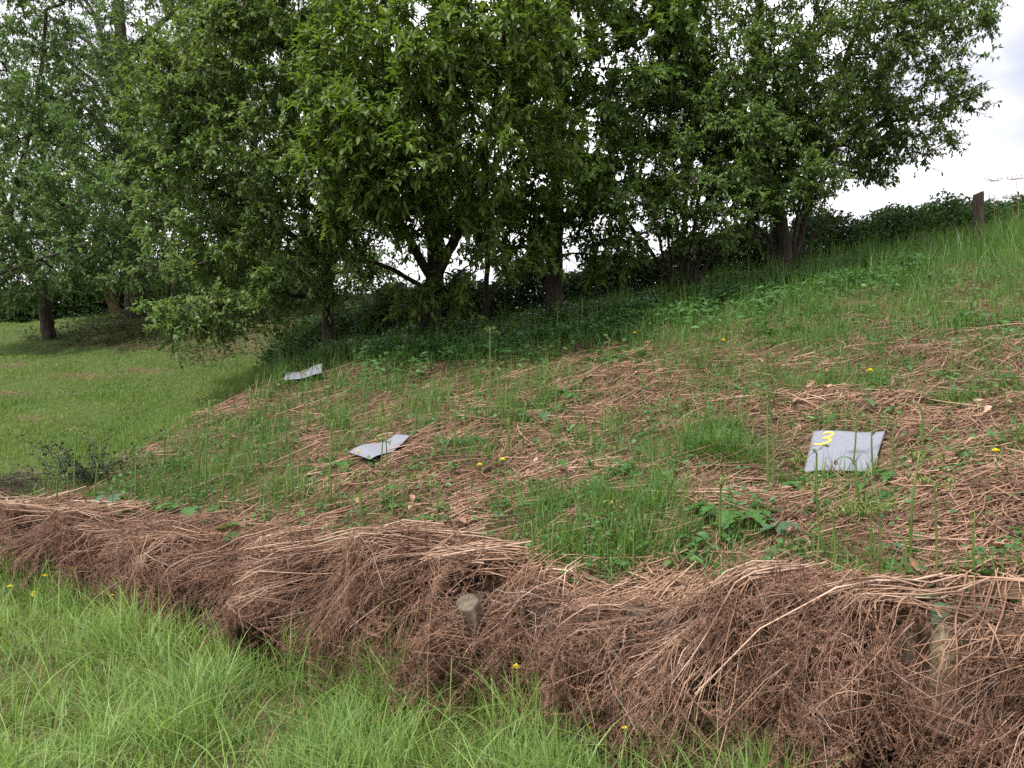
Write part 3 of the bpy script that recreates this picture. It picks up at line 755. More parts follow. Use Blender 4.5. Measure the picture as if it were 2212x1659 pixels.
# ------------------------------------------------------------------ felt mats
def felt(corners, wave, label, digit):
    """corners: TL, TR, BR, BL in space"""
    c = np.array(corners, float)
    base = c.mean(0); root = empty('felt_mat', base)
    tag(root, label, 'mat', 'grey felt mats on the bank')
    n = 25; U_, V_ = np.meshgrid(np.linspace(0, 1, n), np.linspace(0, 1, n), indexing='xy')
    def surf(u, v):
        p = (c[0] * ((1 - u) * (1 - v))[..., None] + c[1] * (u * (1 - v))[..., None] + c[2] * (u * v)[..., None] + c[3] * ((1 - u) * v)[..., None])
        p = p.copy(); p[..., 2] += wave(u, v); return p - base
    mb = MB(); S = surf(U_, V_)
    i, j = np.meshgrid(np.arange(n - 1), np.arange(n - 1), indexing='ij')
    q = np.stack([i * n + j, (i + 1) * n + j, (i + 1) * n + j + 1, i * n + j + 1], -1).reshape(-1, 4)
    mb.add(S, q, 0); mb.add(S - [0, 0, .006], q[:, ::-1], 1)
    ring = np.concatenate([np.arange(n), np.arange(1, n) * n + n - 1, (n - 1) * n + np.arange(n - 2, -1, -1), np.arange(n - 2, 0, -1) * n])
    rn = np.roll(ring, -1)
    mb.F.append((np.stack([ring, rn, rn + n * n, ring + n * n], 1), 1))
    mb.build('felt_sheet', [M['felt'], M['felt_edge']], root)
    mb = MB()
    for stroke, wd in digit:
        st = np.array(stroke, float); K = 60
        tt = np.linspace(0, len(st) - 1, K)
        for _ in range(2):
            pass
        # Catmull-Rom through the stroke points
        ext = np.vstack([2 * st[0] - st[1], st, 2 * st[-1] - st[-2]])
        pts = []
        for q_ in tt:
            a = min(int(q_), len(st) - 2); f_ = q_ - a
            p0_, p1_, p2_, p3_ = ext[a:a + 4]
            pts.append(.5 * ((2 * p1_) + (-p0_ + p2_) * f_ + (2 * p0_ - 5 * p1_ + 4 * p2_ - p3_) * f_ ** 2 + (-p0_ + 3 * p1_ - 3 * p2_ + p3_) * f_ ** 3))
        pts = np.array(pts); tg = nrm(np.gradient(pts, axis=0)); nn = np.stack([-tg[:, 1], tg[:, 0]], 1)
        ww = wd * (1 + .12 * np.sin(np.linspace(0, 9, K)) + rng.normal(0, .03, K)) * np.clip(np.linspace(0, 1, K) * 8 + .45, 0, 1) * np.clip((1 - np.linspace(0, 1, K)) * 5 + .3, 0, 1)
        rows = [pts + nn * (ww * o_)[:, None] for o_ in (-.5, -.17, .17, .5)]
        V = np.stack([surf(r_[:, 0], r_[:, 1]) + [0, 0, .004] for r_ in rows], 1)
        a, b = np.meshgrid(np.arange(K - 1), np.arange(3), indexing='ij')
        mb.add(V, np.stack([a * 4 + b, a * 4 + b + 1, (a + 1) * 4 + b + 1, (a + 1) * 4 + b], -1).reshape(-1, 4), 0)
    if mb.n: mb.build('painted_number', [M['paint']], root)
    return root
THREE = [tuple(((p - .165) * .92 + .05, (q - .045) * .95 + .07) for p, q in ((.275, .095), (.33, .045), (.40, .05), (.425, .11), (.37, .175), (.29, .20), (.37, .205), (.415, .255), (.385, .32), (.30, .36), (.21, .365), (.165, .335)))]
felt(c3, lambda u, v: .012 * np.sin(u * 4.5 + 1) * (1 - .4 * v) + .012 * v * np.sin(u * 3.0), 'square grey felt mat spray painted with a yellow number 3', [(THREE[0], .040)])
felt(c2, lambda u, v: .022 * np.sin(u * 6.0 + .2 + v), 'wavy grey felt mat lying midway along the bank, nearly edge on', [([(.47, .05), (.52, .04), (.56, .06)], .04)])
h1 = hit([611, 690, 700, 628], [828, 807, 813, 835]); h1[:, 2] += .05
ctr = hit(655, 818)[0]
ax = np.array([.235, .035, .06]); ay_ = np.array([.05, -.24, -.06])
c1 = np.array([ctr - ax - ay_, ctr + ax - ay_, ctr + ax + ay_, ctr - ax + ay_]) + [0, 0, .07]
felt(c1, lambda u, v: .018 * np.cos(u * 7.0) + .015 * v * np.sin(u * 5), 'small far grey felt mat at the left end of the bank, buckled', [([(.40, .08), (.5, .04), (.58, .12)], .06)])

# ------------------------------------------------------------------ trees
def tree(name, label, base_uvY, limbs, blobs, nt_, sub, nleaf, LL, LW, leafmat, bark='bark', tw_len=.32, blossom=0, droop=.25, group='trees along the hedge line', fine=False, surf=.55, upb=.3, seed=0):
    r = np.random.default_rng(500 + seed)
    bu, bv, bY = base_uvY
    g = P(bu, bv, bY); g[2] = float(H(g[0], g[1])) 
    root = empty(name, g); tag(root, label, 'tree', group)
    nodes = []; par = []; rmin = []
    def addline(pts, rs):
        pts = np.array(pts); L_ = np.linalg.norm(np.diff(pts, axis=0), axis=1); cum = np.concatenate([[0], np.cumsum(L_)])
        n = max(2, int(cum[-1] / .14)); q = np.linspace(0, cum[-1], n + 1)
        pp = np.stack([np.interp(q, cum, pts[:, k]) for k in range(3)], 1)
        # smooth corners
        for _ in range(3): pp[1:-1] = .5 * pp[1:-1] + .25 * (pp[:-2] + pp[2:])
        pp[1:-1] += r.normal(0, .008, (len(pp) - 2, 3))
        rr = np.interp(q, cum, rs)
        if not nodes:
            nodes.append(pp[0]); par.append(-1); rmin.append(rr[0]); last = 0
        else:
            last = int(np.argmin(np.linalg.norm(np.array(nodes) - pp[0], axis=1)))
        for k in range(1, len(pp)):
            nodes.append(pp[k]); par.append(last); rmin.append(rr[k]); last = len(nodes) - 1
    for li, (pts, r0, r1) in enumerate(limbs):
        pw = [P(*p) for p in pts]
        if li == 0: pw[0] = g - [0, 0, .12]
        addline(pw, np.linspace(r0, r1, len(pw)))
    # crown targets
    tot = sum(b[3] * b[4] for b in blobs); T = []
    for (u, v, Y, ru, rv, rY) in blobs:
        k = max(4, int(nt_ * ru * rv / tot)); c = P(u, v, Y)
        dd = nrm(r.normal(0, 1, (k, 3))); rad = np.where(r.random(k) < surf, r.uniform(.8, 1.05, k), r.random(k) ** (1 / 2.5))
        T.append(c + dd * rad[:, None] * np.array([ru / 1736 * Y, rY, rv / 1736 * Y]))
    T = np.concatenate(T)
    T = T[T[:, 2] > H(T[:, 0], T[:, 1]) + .12]
    nA = np.zeros((len(nodes) + len(T) * 14 + 10, 3)); nA[:len(nodes)] = nodes; cnt = len(nodes)
    d0 = np.array([np.min(np.linalg.norm(nA[:cnt] - t, axis=1)) for t in T])
    tips = []
    for t in T[np.argsort(d0)]:
        dv = np.linalg.norm(nA[:cnt] - t, axis=1)
        up = np.maximum(nA[:cnt, 2] - t[2], 0)
        j = int(np.argmin(dv + .6 * up))
        p = nA[j]; L_ = dv[j]; n = min(13, max(1, int(L_ / .22)))
        sag = np.array([0, 0, r.uniform(-.02, .14)]) * L_ + r.normal(0, .04, 3) * L_
        last = j
        for k in range(1, n + 1):
            q = k / n
            pos = p + (t - p) * q + sag * 4 * q * (1 - q) + r.normal(0, .012, 3)
            nA[cnt] = pos; nodes.append(pos); par.append(last); rmin.append(0); last = cnt; cnt += 1
        tips.append(last)
    X = nA[:cnt]; par = np.array(par)
    acc = np.zeros(cnt); acc[tips] = .0035 ** 2.3
    for k in range(cnt - 1, 0, -1):
        if acc[k] == 0: acc[k] = .003 ** 2.3
        acc[par[k]] += acc[k]
    rad = np.maximum(np.minimum(acc ** (1 / 2.3), .12), np.array(rmin))
    # flare
    rad[0] *= 1.25
    # edges to frusta
    e = np.arange(1, cnt); pa = par[e]
    din = np.zeros((cnt, 3)); din[e] = nrm(X[e] - X[pa]); din[0] = din[1] if cnt > 1 else [0, 0, 1]
    ra = np.minimum(rad[pa], rad[e] * 1.35); rb = rad[e]
    ta = np.where((np.sum(din[pa] * din[e], 1) > .75)[:, None], din[pa], din[e])
    def frust(mb, sel, S, bump=0.):
        A, B_ = X[pa[sel]], X[e[sel]]; da, db_ = ta[sel], din[e[sel]]
        ang = np.arange(S) * 2 * np.pi / S; V = []
        for Q, dq, rq, idx in ((A, da, ra[sel], pa[sel]), (B_, db_, rb[sel], e[sel])):
            ref = np.array([0.31, .95, .02]); u = nrm(np.cross(dq, ref)); w = np.cross(dq, u)
            rr = rq[:, None] * (1 + bump * np.sin(ang[None] * 3 + idx[:, None] * .35) + bump * .7 * np.sin(ang[None] * 5 + idx[:, None] * .9 + 1))
            V.append(Q[:, None] + rr[:, :, None] * (np.cos(ang)[None, :, None] * u[:, None] + np.sin(ang)[None, :, None] * w[:, None]))
        V = np.concatenate(V, 1); n = len(A); s = np.arange(S)
        f = np.stack([s, (s + 1) % S, S + (s + 1) % S, S + s], 1)
        mb.add(V.reshape(-1, 3), (f[None] + (np.arange(n) * 2 * S)[:, None, None]).reshape(-1, 4), 0)
    thick = rb > .022
    mt = MB(); 
    big = rb > .06
    frust(mt, np.where(big)[0], 14, .05); frust(mt, np.where(thick & ~big)[0], 7, .03)
    for V in mt.V: V -= g
    mt.build('trunk', [M[bark]], root)
    mc = MB(); frust(mc, np.where(~thick)[0], 4)
    # leafy twigs at each tip
    tp = np.array(tips); tdir = din[tp]
    c0 = X[np.maximum(par[tp], 0)]; tipx = X[tp]
    N = len(tp) * sub
    st = np.repeat(tipx, sub, 0) + (np.repeat(c0, sub, 0) - np.repeat(tipx, sub, 0)) * r.uniform(0, 1, (N, 1))
    dr = nrm(np.repeat(tdir, sub, 0) * .8 + r.normal(0, .62, (N, 3)) + [0, 0, upb])
    ln = tw_len * r.uniform(.55, 1.25, N)
    q = np.linspace(0, 1, 4)[None, :, None]
    path = st[:, None] + dr[:, None] * ln[:, None, None] * q + np.array([0, 0, -1.]) * (droop * ln[:, None, None] * q ** 2)
    tubes(mc, path, .0026 * (1 - .7 * q[..., 0]) * np.ones((N, 1)), 3, 0)
    tt = (np.arange(nleaf) + r.uniform(0, .8, (N, nleaf))) / nleaf
    tt = .15 + .85 * tt
    pos = st[:, None] + dr[:, None] * (ln[:, None] * tt)[..., None] + np.array([0, 0, -1.]) * (droop * ln[:, None] * tt ** 2)[..., None]
    pos = pos.reshape(-1, 3); D = np.repeat(dr, nleaf, 0); Nn = len(pos)
    side = nrm(r.normal(0, 1, (Nn, 3)))
    ld = nrm(D * .55 + side * .75 + np.array([0, 0, -.28]))
    ln_ = r.normal(0, .32, (Nn, 3)) + np.array([0, -.3, 1.])
    sz = r.uniform(.6, 1.15, Nn)
    leaves(mc, pos, ld, ln_, LL * sz, LW * sz, 1, .18, .16, fine)
    for V in mc.V: V -= g
    mc.build('crown', [M['twig'], M[leafmat]], root)
    if blossom:
        mbq = MB(); b = r.choice(len(tipx), min(blossom, len(tipx)), replace=False)
        ctr_ = tipx[b] + r.normal(0, .05, (len(b), 3))
        p5 = np.repeat(ctr_, 22, 0) + r.normal(0, .035, (len(b) * 22, 3))
        leaves(mbq, p5, r.normal(0, 1, p5.shape), r.normal(0, 1, p5.shape), .022, .02, 0, .2, .1)
        for V in mbq.V: V -= g
        mbq.build('blossom', [M['blossom']], root)
    return root

def fan(base, tops, mid=.5, Yb=12.6, r=.04, bow=.2):
    o = []
    for (u, v, Y) in tops:
        o.append(([base, (base[0] + (u - base[0]) * .25, base[1] + (v - base[1]) * .4, Yb + (Y - Yb) * .4), (u, v, Y)], r * rng.uniform(.7, 1.2), r * .35))
    return o

tree('cherry_tree', 'broad cherry tree with large glossy bright leaves and forked dark trunk', (930, 730, 12.1),
     [([(930, 735, 12.1), (932, 650, 12.1), (942, 570, 12.05), (940, 470, 12), (945, 370, 11.8), (960, 200, 11.6), (980, 0, 11.4), (985, -200, 11.3)], .165, .045),
      ([(940, 600, 12.05), (985, 510, 11.8), (1030, 440, 11.5), (1080, 330, 11), (1120, 160, 10.6), (1150, 0, 10.4)], .085, .03),
      ([(938, 610, 12.05), (890, 530, 11.8), (840, 430, 11.4), (780, 350, 10.8), (720, 260, 10.2)], .075, .025),
      ([(932, 640, 12.1), (870, 590, 11.7), (800, 565, 11.2), (740, 560, 10.8)], .045, .014),
      ([(943, 540, 12), (960, 430, 11), (950, 330, 10), (930, 220, 9.2), (905, 120, 8.8)], .08, .02),
      ([(942, 520, 12), (1000, 430, 11), (1060, 280, 10), (1090, 120, 9), (1090, 30, 8.6)], .07, .018),
      ([(915, 745, 12.0), (910, 700, 11.9), (905, 640, 11.7)], .05, .02)],
     [(1000, 90, 10.6, 330, 270, 2.2), (830, 300, 9.9, 180, 200, 1.6), (760, 250, 9.2, 90, 90, .7), (1000, 330, 9.7, 280, 150, 1.5), (800, 400, 9.6, 150, 80, .9), (980, 420, 9.6, 180, 40, .9), (1060, 560, 10.0, 120, 38, .6), (850, 480, 10.6, 150, 60, .9), (905, 640, 11.2, 90, 38, .4), (1000, 630, 11, 60, 45, .4),
      (960, 120, 8.6, 100, 130, .6), (1100, 60, 8.6, 130, 110, .7), (760, 120, 9.6, 110, 120, .9), (1000, -280, 11, 350, 200, 2.2)],
     1080, 5, 12, .115, .05, 'leaf_cherry', tw_len=.26, fine=True, seed=1)
tree('sycamore_tree', 'straight trunked tree with broad leaves, next right of the forked cherry', (1200, 695, 12.1),
     [([(1200, 695, 12.1), (1196, 600, 12.1), (1200, 480, 12.1), (1205, 350, 12), (1220, 150, 12), (1230, -50, 12)], .15, .05),
      ([(1200, 560, 12.1), (1170, 480, 12), (1130, 420, 11.9)], .05, .015), ([(1200, 500, 12.1), (1270, 420, 12), (1330, 330, 11.8)], .05, .015)],
     [(1270, 130, 11.6, 210, 260, 1.7), (1260, 400, 11.2, 170, 110, 1.1), (1180, 500, 11.3, 120, 60, .8), (1290, 545, 11.6, 120, 40, .6), (1270, -250, 12, 220, 180, 1.8), (1400, 100, 12, 160, 220, 1.4), (1080, 440, 12.6, 130, 70, .9)],
     520, 5, 11, .118, .062, 'leaf_mid', tw_len=.26, fine=True, seed=2)
tree('apple_tree', 'many stemmed small apple tree with scattered pink blossom', (1470, 640, 12.5),
     [([(1470, 640, 12.5), (1475, 560, 12.5), (1480, 450, 12.4), (1490, 330, 12.2)], .06, .02)] +
     [([(1470 + o, 640, 12.5 + oy), (1470 + o * 1.2 + (u - 1470) * .3, 540, 12.45), (u, v, Y)], .032, .012) for o, oy, u, v, Y in
      [(-14, 0, 1390, 400, 12), (-8, .1, 1425, 380, 12.2), (6, -.1, 1520, 360, 12), (14, 0, 1590, 430, 11.9), (10, .12, 1555, 380, 12.4), (-18, .05, 1330, 450, 11.8), (3, -.1, 1450, 300, 12), (20, .05, 1640, 470, 12)]],
     [(1450, 330, 11.5, 230, 170, 1.3), (1350, 460, 11.2, 130, 80, .9), (1540, 450, 11.4, 160, 80, .8), (1470, 180, 12, 220, 160, 1.3), (1650, 340, 11.6, 120, 120, .9)],
     700, 5, 13, .076, .038, 'leaf_apple', tw_len=.24, blossom=40, seed=3)
tree('hawthorn_tree', 'leaning trunk tree at the bank crest with fine dark leaves against the sky', (1697, 602, 13.0),
     [([(1697, 602, 13), (1686, 500, 13), (1668, 400, 13), (1652, 300, 12.9), (1640, 120, 12.9), (1640, -120, 12.8)], .17, .06),
      ([(1705, 602, 13.1), (1738, 480, 13.1), (1765, 350, 13), (1800, 200, 13), (1860, 40, 12.9), (1900, -100, 12.9)], .06, .03),
      ([(1672, 420, 13), (1760, 340, 12.9), (1880, 280, 12.8), (2000, 240, 12.8)], .05, .012), ([(1645, 160, 12.9), (1760, 80, 12.9), (1900, 10, 12.8), (2050, -20, 12.8)], .06, .015),
      ([(1660, 360, 13), (1590, 300, 12.8), (1530, 240, 12.6)], .05, .015), ([(1690, 540, 13), (1630, 480, 12.8), (1570, 460, 12.6)], .035, .012),
      ([(1720, 603, 13.1), (1735, 500, 13.05), (1725, 420, 13)], .02, .008), ([(1726, 603, 13.2), (1758, 500, 13.1), (1790, 400, 13)], .02, .008), ([(1712, 603, 13), (1715, 500, 13), (1740, 380, 12.9)], .022, .008)],
     [(1690, 60, 12.6, 280, 290, 2.0), (1890, 150, 12.6, 200, 210, 1.5), (1640, 350, 11.9, 190, 120, 1.2), (1940, 300, 12.6, 125, 80, .8), (2010, 40, 12.7, 110, 100, .9), (1850, 380, 12.5, 90, 35, .5), (1560, 200, 12.4, 180, 210, 1.6), (1740, 400, 12.4, 90, 45, .6), (1750, -280, 12.8, 330, 150, 2),
      (2075, 215, 12.7, 50, 55, .3), (2120, 35, 12.7, 45, 45, .3), (1780, 280, 12.2, 170, 120, 1.1)],
     1900, 5, 12, .078, .038, 'leaf_dark', tw_len=.25, surf=.4, seed=4)
tree('bird_cherry_tree', 'slender tree with olive green foliage hanging low in sprays over the lawn edge', (710, 757, 12.3),
     [([(710, 757, 12.3), (708, 620, 12.3), (702, 450, 12.2), (692, 250, 12.1), (680, 50, 12), (670, -150, 12)], .10, .04),
      ([(705, 560, 12.3), (620, 500, 11.9), (520, 430, 11.5), (430, 400, 11.2), (340, 380, 11)], .05, .012), ([(703, 480, 12.2), (600, 380, 11.8), (500, 260, 11.5), (430, 180, 11.3)], .05, .012),
      ([(708, 640, 12.3), (620, 640, 11.6), (500, 650, 11), (400, 680, 10.7)], .045, .012), ([(698, 360, 12.2), (780, 250, 12), (850, 150, 11.8)], .045, .012), ([(690, 200, 12.1), (580, 60, 11.7), (500, -60, 11.5)], .045, .012)],
     [(560, 290, 11.3, 240, 270, 1.7), (430, 430, 11.2, 150, 160, 1.1), (600, 560, 11.0, 230, 80, 1.0), (430, 690, 10.4, 108, 48, .7), (420, 680, 10.2, 95, 45, .5), (540, 690, 10.7, 110, 36, .6), (690, 90, 11.4, 210, 240, 1.6), (690, 440, 11.6, 150, 140, .9), (560, -150, 11.6, 300, 200, 1.8), (380, 220, 11.3, 120, 150, 1), (640, 640, 11.4, 100, 45, .6), (500, 120, 11.3, 170, 180, 1.2)],
     1400, 5, 12, .092, .044, 'leaf_olive', tw_len=.26, blossom=60, seed=5)
tree('big_field_tree', 'tall dark trunked tree behind the lawn with fine grey green leaves', (297, 668, 22),
     [([(297, 668, 22), (294, 600, 22), (290, 480, 22), (280, 350, 22), (268, 180, 22), (255, 0, 22), (250, -150, 22)], .33, .10)] +
     [([(290 - k * 8, 520 - k * 62, 22), (290 + sg * 90, 470 - k * 75, 22 + dy), (290 + sg * (190 + 30 * (k % 3)), 420 - k * 85, 22 + dy * 2)], .09, .02) for k in range(7) for sg, dy in ((1, -.6), (-1, .5))],
     [(290, 130, 21, 280, 300, 3.0), (200, 420, 20.6, 210, 130, 2.2), (430, 250, 22, 170, 240, 2.4), (380, 500, 21.3, 170, 100, 1.8), (300, -200, 22, 280, 150, 3), (120, 250, 21, 170, 200, 2), (240, 560, 20.5, 150, 45, 1.2)],
     1250, 5, 12, .11, .052, 'leaf_blue', tw_len=.38, seed=6, surf=.4, group='trees beyond the lawn')
tree('leaning_field_tree', 'pale leaved tree with short leaning trunk at the far edge of the lawn', (108, 672, 19),
     [([(108, 672, 19), (92, 630, 19), (60, 560, 19), (10, 450, 19), (-40, 300, 19), (-60, 100, 19)], .16, .07), ([(70, 580, 19), (150, 540, 18), (260, 560, 17), (330, 590, 16.6)], .06, .015),
      ([(20, 470, 19), (60, 300, 18.6), (90, 150, 18.5), (100, 20, 18.4)], .07, .02), ([(40, 510, 19), (-30, 560, 17.5), (-80, 620, 16.5), (60, 570, 16), (200, 520, 15.6)], .05, .012)],
     [(60, 520, 16.8, 220, 90, 1.8), (20, 350, 17.3, 200, 190, 2.0), (80, 130, 18.0, 190, 200, 1.8), (230, 580, 16.6, 140, 48, 1), (10, 615, 16.6, 120, 45, 1), (0, -150, 18.3, 220, 130, 2), (180, 440, 16.8, 130, 100, 1.2)],
     1250, 5, 12, .09, .046, 'leaf_pale', tw_len=.34, seed=7, group='trees beyond the lawn')
tree('red_barked_tree', 'distant tree with a leaning reddish trunk behind the lawn', (262, 655, 27),
     [([(262, 655, 27), (235, 630, 27), (200, 590, 27), (150, 500, 27), (130, 380, 27)], .22, .09)],
     [(150, 480, 27, 230, 130, 2.5), (380, 480, 27.5, 220, 150, 2.5), (60, 590, 26.5, 160, 50, 1.5), (330, 600, 27, 150, 45, 1.2), (200, 250, 27.5, 280, 170, 2)],
     800, 5, 11, .125, .062, 'leaf_pale', bark='bark_red', tw_len=.45, seed=8, group='trees beyond the lawn')
tree('dark_background_tree', 'dark leafy tree filling the gap behind the olive foliage', (560, 700, 20),
     [([(560, 705, 20), (558, 600, 20), (550, 450, 20), (550, 250, 20)], .17, .06)],
     [(560, 430, 20, 220, 190, 2), (650, 590, 19.5, 190, 75, 1.5), (460, 600, 19.5, 160, 70, 1.4), (800, 560, 20, 130, 80, 1.3), (560, 200, 20, 240, 160, 2)],
     800, 5, 11, .115, .055, 'leaf_dark', tw_len=.4, seed=9, group='trees beyond the lawn')
tree('thin_sapling', 'thin straight sapling standing between the cherry and sycamore trunks', (1052, 700, 12.6),
     [([(1052, 702, 12.6), (1050, 620, 12.6), (1056, 520, 12.6), (1050, 400, 12.5)], .055, .02)],
     [(1050, 470, 12.5, 90, 80, .7)], 90, 3, 9, .10, .05, 'leaf_mid', seed=10)

# ------------------------------------------------------------------ hedges
def hedge(name, label, xs, yfun, hgt, thick, N, mat, lsz, nst, cat='hedge', stem='twig', group=None):
    x = U(xs[0], xs[1], N); top = hgt(x)
    y = yfun(x) + rng.normal(0, thick, N)
    q = U(0, 1, N) ** .75
    y = y - q * 0
    z = H(x, y) + q * top * (1 - .35 * np.minimum(((y - yfun(x)) / (2.2 * thick)) ** 2, 1))
    root = empty(name, (float(np.mean(xs)), float(yfun(np.mean(xs))), float(H(np.mean(xs), yfun(np.mean(xs))))))
    tag(root, label, cat, group)
    b = np.array(root.location)
    mb = MB()
    leaves(mb, np.stack([x, y, z], 1) - b, np.stack([rng.normal(0, 1, N), rng.normal(0, 1, N), rng.normal(-.2, .5, N)], 1), rng.normal(0, .5, (N, 3)) + [0, -.3, 1], lsz * U(.6, 1.3, N), lsz * .55 * U(.7, 1.2, N), 0, .2, .15)
    mb.build('foliage', [M[mat]], root)
    mb = MB()
    x = U(xs[0], xs[1], nst); y = yfun(x) + rng.normal(0, thick, nst); t = np.linspace(0, 1, 6)[None]
    hh = (hgt(x) * (.6 + .85 * rng.random(nst) ** 1.5))[:, None]; an = U(0, 6.28, nst)[:, None]; bd = np.abs(rng.normal(.3, .3, nst))[:, None]
    X = x[:, None] + np.cos(an) * bd * hh * t ** 2; Yq = y[:, None] + np.sin(an) * bd * hh * t ** 2; Z = H(x, y)[:, None] - .05 + hh * (t - .25 * bd * t ** 3)
    tubes(mb, np.stack([X, Yq, Z], -1) - b, U(.003, .009, (nst, 1)) * (1 - .6 * t), 4, 0)
    mb.build('stems', [M[stem]], root)
    return root
hy = lambda x: crest_y(x) + 2.0 + .25 * np.sin(np.asarray(x) * 1.3)
hh_ = lambda x: np.interp(x, [-4.2, -2.6, 0, 2.5, 3.6, 5, 7, 8, 10, 15], [.3, 1.0, 1.15, 1.0, 1.25, 1.2, 1.1, 1.0, .8, .75]) + .16 * fn(x, 0 * np.asarray(x), .8, 91) + .08 * fn(x, 0 * np.asarray(x), .3, 92)
hedge('bramble_hedge', 'dark bramble hedge running behind the trees along the bank crest', (-4.2, 14), hy, hh_, .5, 110000, 'leaf_hedge', .095, 700)
hedge('field_hedge', 'low shady hedge at the far end of the lawn', (-24, -7), lambda x: 29 + 0 * np.asarray(x), lambda x: 2.0 + .5 * fn(x, 0 * np.asarray(x), 2.5, 93), 1.0, 50000, 'leaf_hedge', .2, 260)
hedge('sapling_thicket', 'thin pale green thicket between the far trunks', (-10.5, -4), lambda x: 23.5 + 0 * np.asarray(x), lambda x: 1.5 + .5 * fn(x, 0 * np.asarray(x), 1.5, 94), .8, 5000, 'leaf_pale', .10, 130, 'thicket')

# ------------------------------------------------------------------ fence post, wire, dry stalks
pb_ = P(2114, 520, 13.9); pb_[2] = float(H(pb_[0], pb_[1]))
post = empty('fence_post', pb_); tag(post, 'weathered round wooden fence post on the crest at the right', 'fence post')
mbl = MB(); S = 14; a = np.arange(S) * 2 * np.pi / S; hp_ = 1.6 - (415 - 829.5) / 1736 * 13.9 - pb_[2]
zs = [-.3, .1, hp_ * .5, hp_ - .05, hp_ - .01]
V = [np.stack([.09 * (1 + .06 * np.sin(3 * a + z) + .04 * np.sin(5 * a)) * np.cos(a) * q, .09 * (1 + .05 * np.sin(2 * a)) * np.sin(a) * q, z + (.03 * np.cos(a) if k >= 3 else 0 * a)], 1) for k, (z, q) in enumerate(zip(zs, [1.03, 1.02, 1, .98, .9]))]
k, s = np.meshgrid(np.arange(4), np.arange(S), indexing='ij')
mbl.add(np.concatenate(V), np.stack([k * S + s, k * S + (s + 1) % S, (k + 1) * S + (s + 1) % S, (k + 1) * S + s], -1).reshape(-1, 4), 0)
mbl.F.append((np.arange(S)[None] + 4 * S, 1)); mbl.build('post_shaft', [M['post'], M['wood_end']], post)
mbl = MB(); sp = np.array([[0, -.082, hp_ - .16], [.03, -.09, hp_ - .155], [.045, -.085, hp_ - .19]]); tubes(mbl, sp[None], np.full((1, 3), .004), 5); mbl.build('staple', [M['wire']], post)
mbl = MB(); x_ = np.linspace(pb_[0] + .08, pb_[0] + 7, 30); wy = np.interp(x_, [pb_[0], pb_[0] + 7], [13.9, 15.6])
wz = np.interp(x_, [pb_[0], pb_[0] + 7], [pb_[2] + hp_ - .17, pb_[2] + hp_ + 1.6]) - .12 * np.sin(np.linspace(0, np.pi, 30))
tubes(mbl, np.stack([x_, wy, wz], 1)[None], np.full((1, 30), .004), 5)
for k in range(2, 28, 2):
    c = np.array([x_[k], wy[k], wz[k]])
    for sg in (-1, 1): tubes(mbl, np.array([[c - [.012, 0, .03 * sg], c, c + [.012, 0, .03 * sg]]]), np.full((1, 3), .0025), 4)
tag(mbl.build('fence_wire', [M['wire']]), 'thin barbed wire strand running from the fence post', 'wire')

def dry_umbel(u, v0, v1, Y, label):
    b = P(u, v0, Y); b[2] = float(H(b[0], b[1])); top = P(u + rng.uniform(-10, 10), v1, Y)
    root = empty('dry_stalk', b); tag(root, label, 'dead stalk', 'dead stalks on the crest')
    t = np.linspace(0, 1, 8)[:, None]; mb = MB()
    pth = (top - b) * t + np.array([.03, 0, 0]) * np.sin(t * 4)
    tubes(mb, pth[None], .007 * (1 - .5 * t[:, 0])[None], 5, 0); mb.build('stem', [M['straw']], root)
    mb = MB(); tp = pth[-1]
    for k in range(12):
        a = k / 12 * 6.28; e = np.array([math.cos(a), math.sin(a), .55]) * rng.uniform(.10, .17)
        q = np.linspace(0, 1, 4)[:, None]; br = tp + e * q - np.array([0, 0, .05]) * q ** 2
        tubes(mb, br[None], np.full((1, 4), .003), 4, 0)
        for j in range(6):
            e2 = rng.normal(0, 1, 3) * [.025, .025, .012] + [0, 0, .02]; tubes(mb, np.array([[br[-1], br[-1] + e2]]), np.full((1, 2), .0022), 3, 0)
    mb.build('seed_head', [M['straw']], root)
dry_umbel(2140, 500, 392, 14.2, 'dead umbel stalk just right of the fence post')
dry_umbel(2196, 490, 388, 14.4, 'tall dead umbel stalk near the right edge of the crest')
dry_umbel(2180, 500, 430, 14.6, 'shorter dead umbel stalk between the two tall ones on the crest')
def canes(name, pts, label):
    root = MB()
    b = P(*pts[0][0]); b[2] = float(H(b[0], b[1]))
    for a_, c_ in pts:
        p0_ = P(*a_); p0_[2] = float(H(p0_[0], p0_[1])); p1_ = P(*c_)
        t = np.linspace(0, 1, 6)[:, None]; tubes(root, (p0_ + (p1_ - p0_) * t + np.array([.02, 0, 0]) * np.sin(t * 3))[None], np.full((1, 6), .007), 5)
    return tag(root.build(name, [M['straw']]), label, 'dead stalk', 'dead stalks on the crest')
canes('dead_cane', [((2105, 592, 13.2), (2132, 505, 13.4))], 'pale leaning dead cane just left of the fence post') if False else None
canes('dead_cane', [((2040, 565, 13.3), (2072, 507, 13.5))], 'longer pale dead cane leaning against the dark hedge')
canes('dead_cane', [((2052, 560, 13.3), (2076, 509, 13.5))], 'darker dead cane leaning beside the longer pale one')
canes('dead_cane', [((1997, 575, 13.2), (2003, 552, 13.3))], 'short dead cane standing near the tall fern pair on the crest')

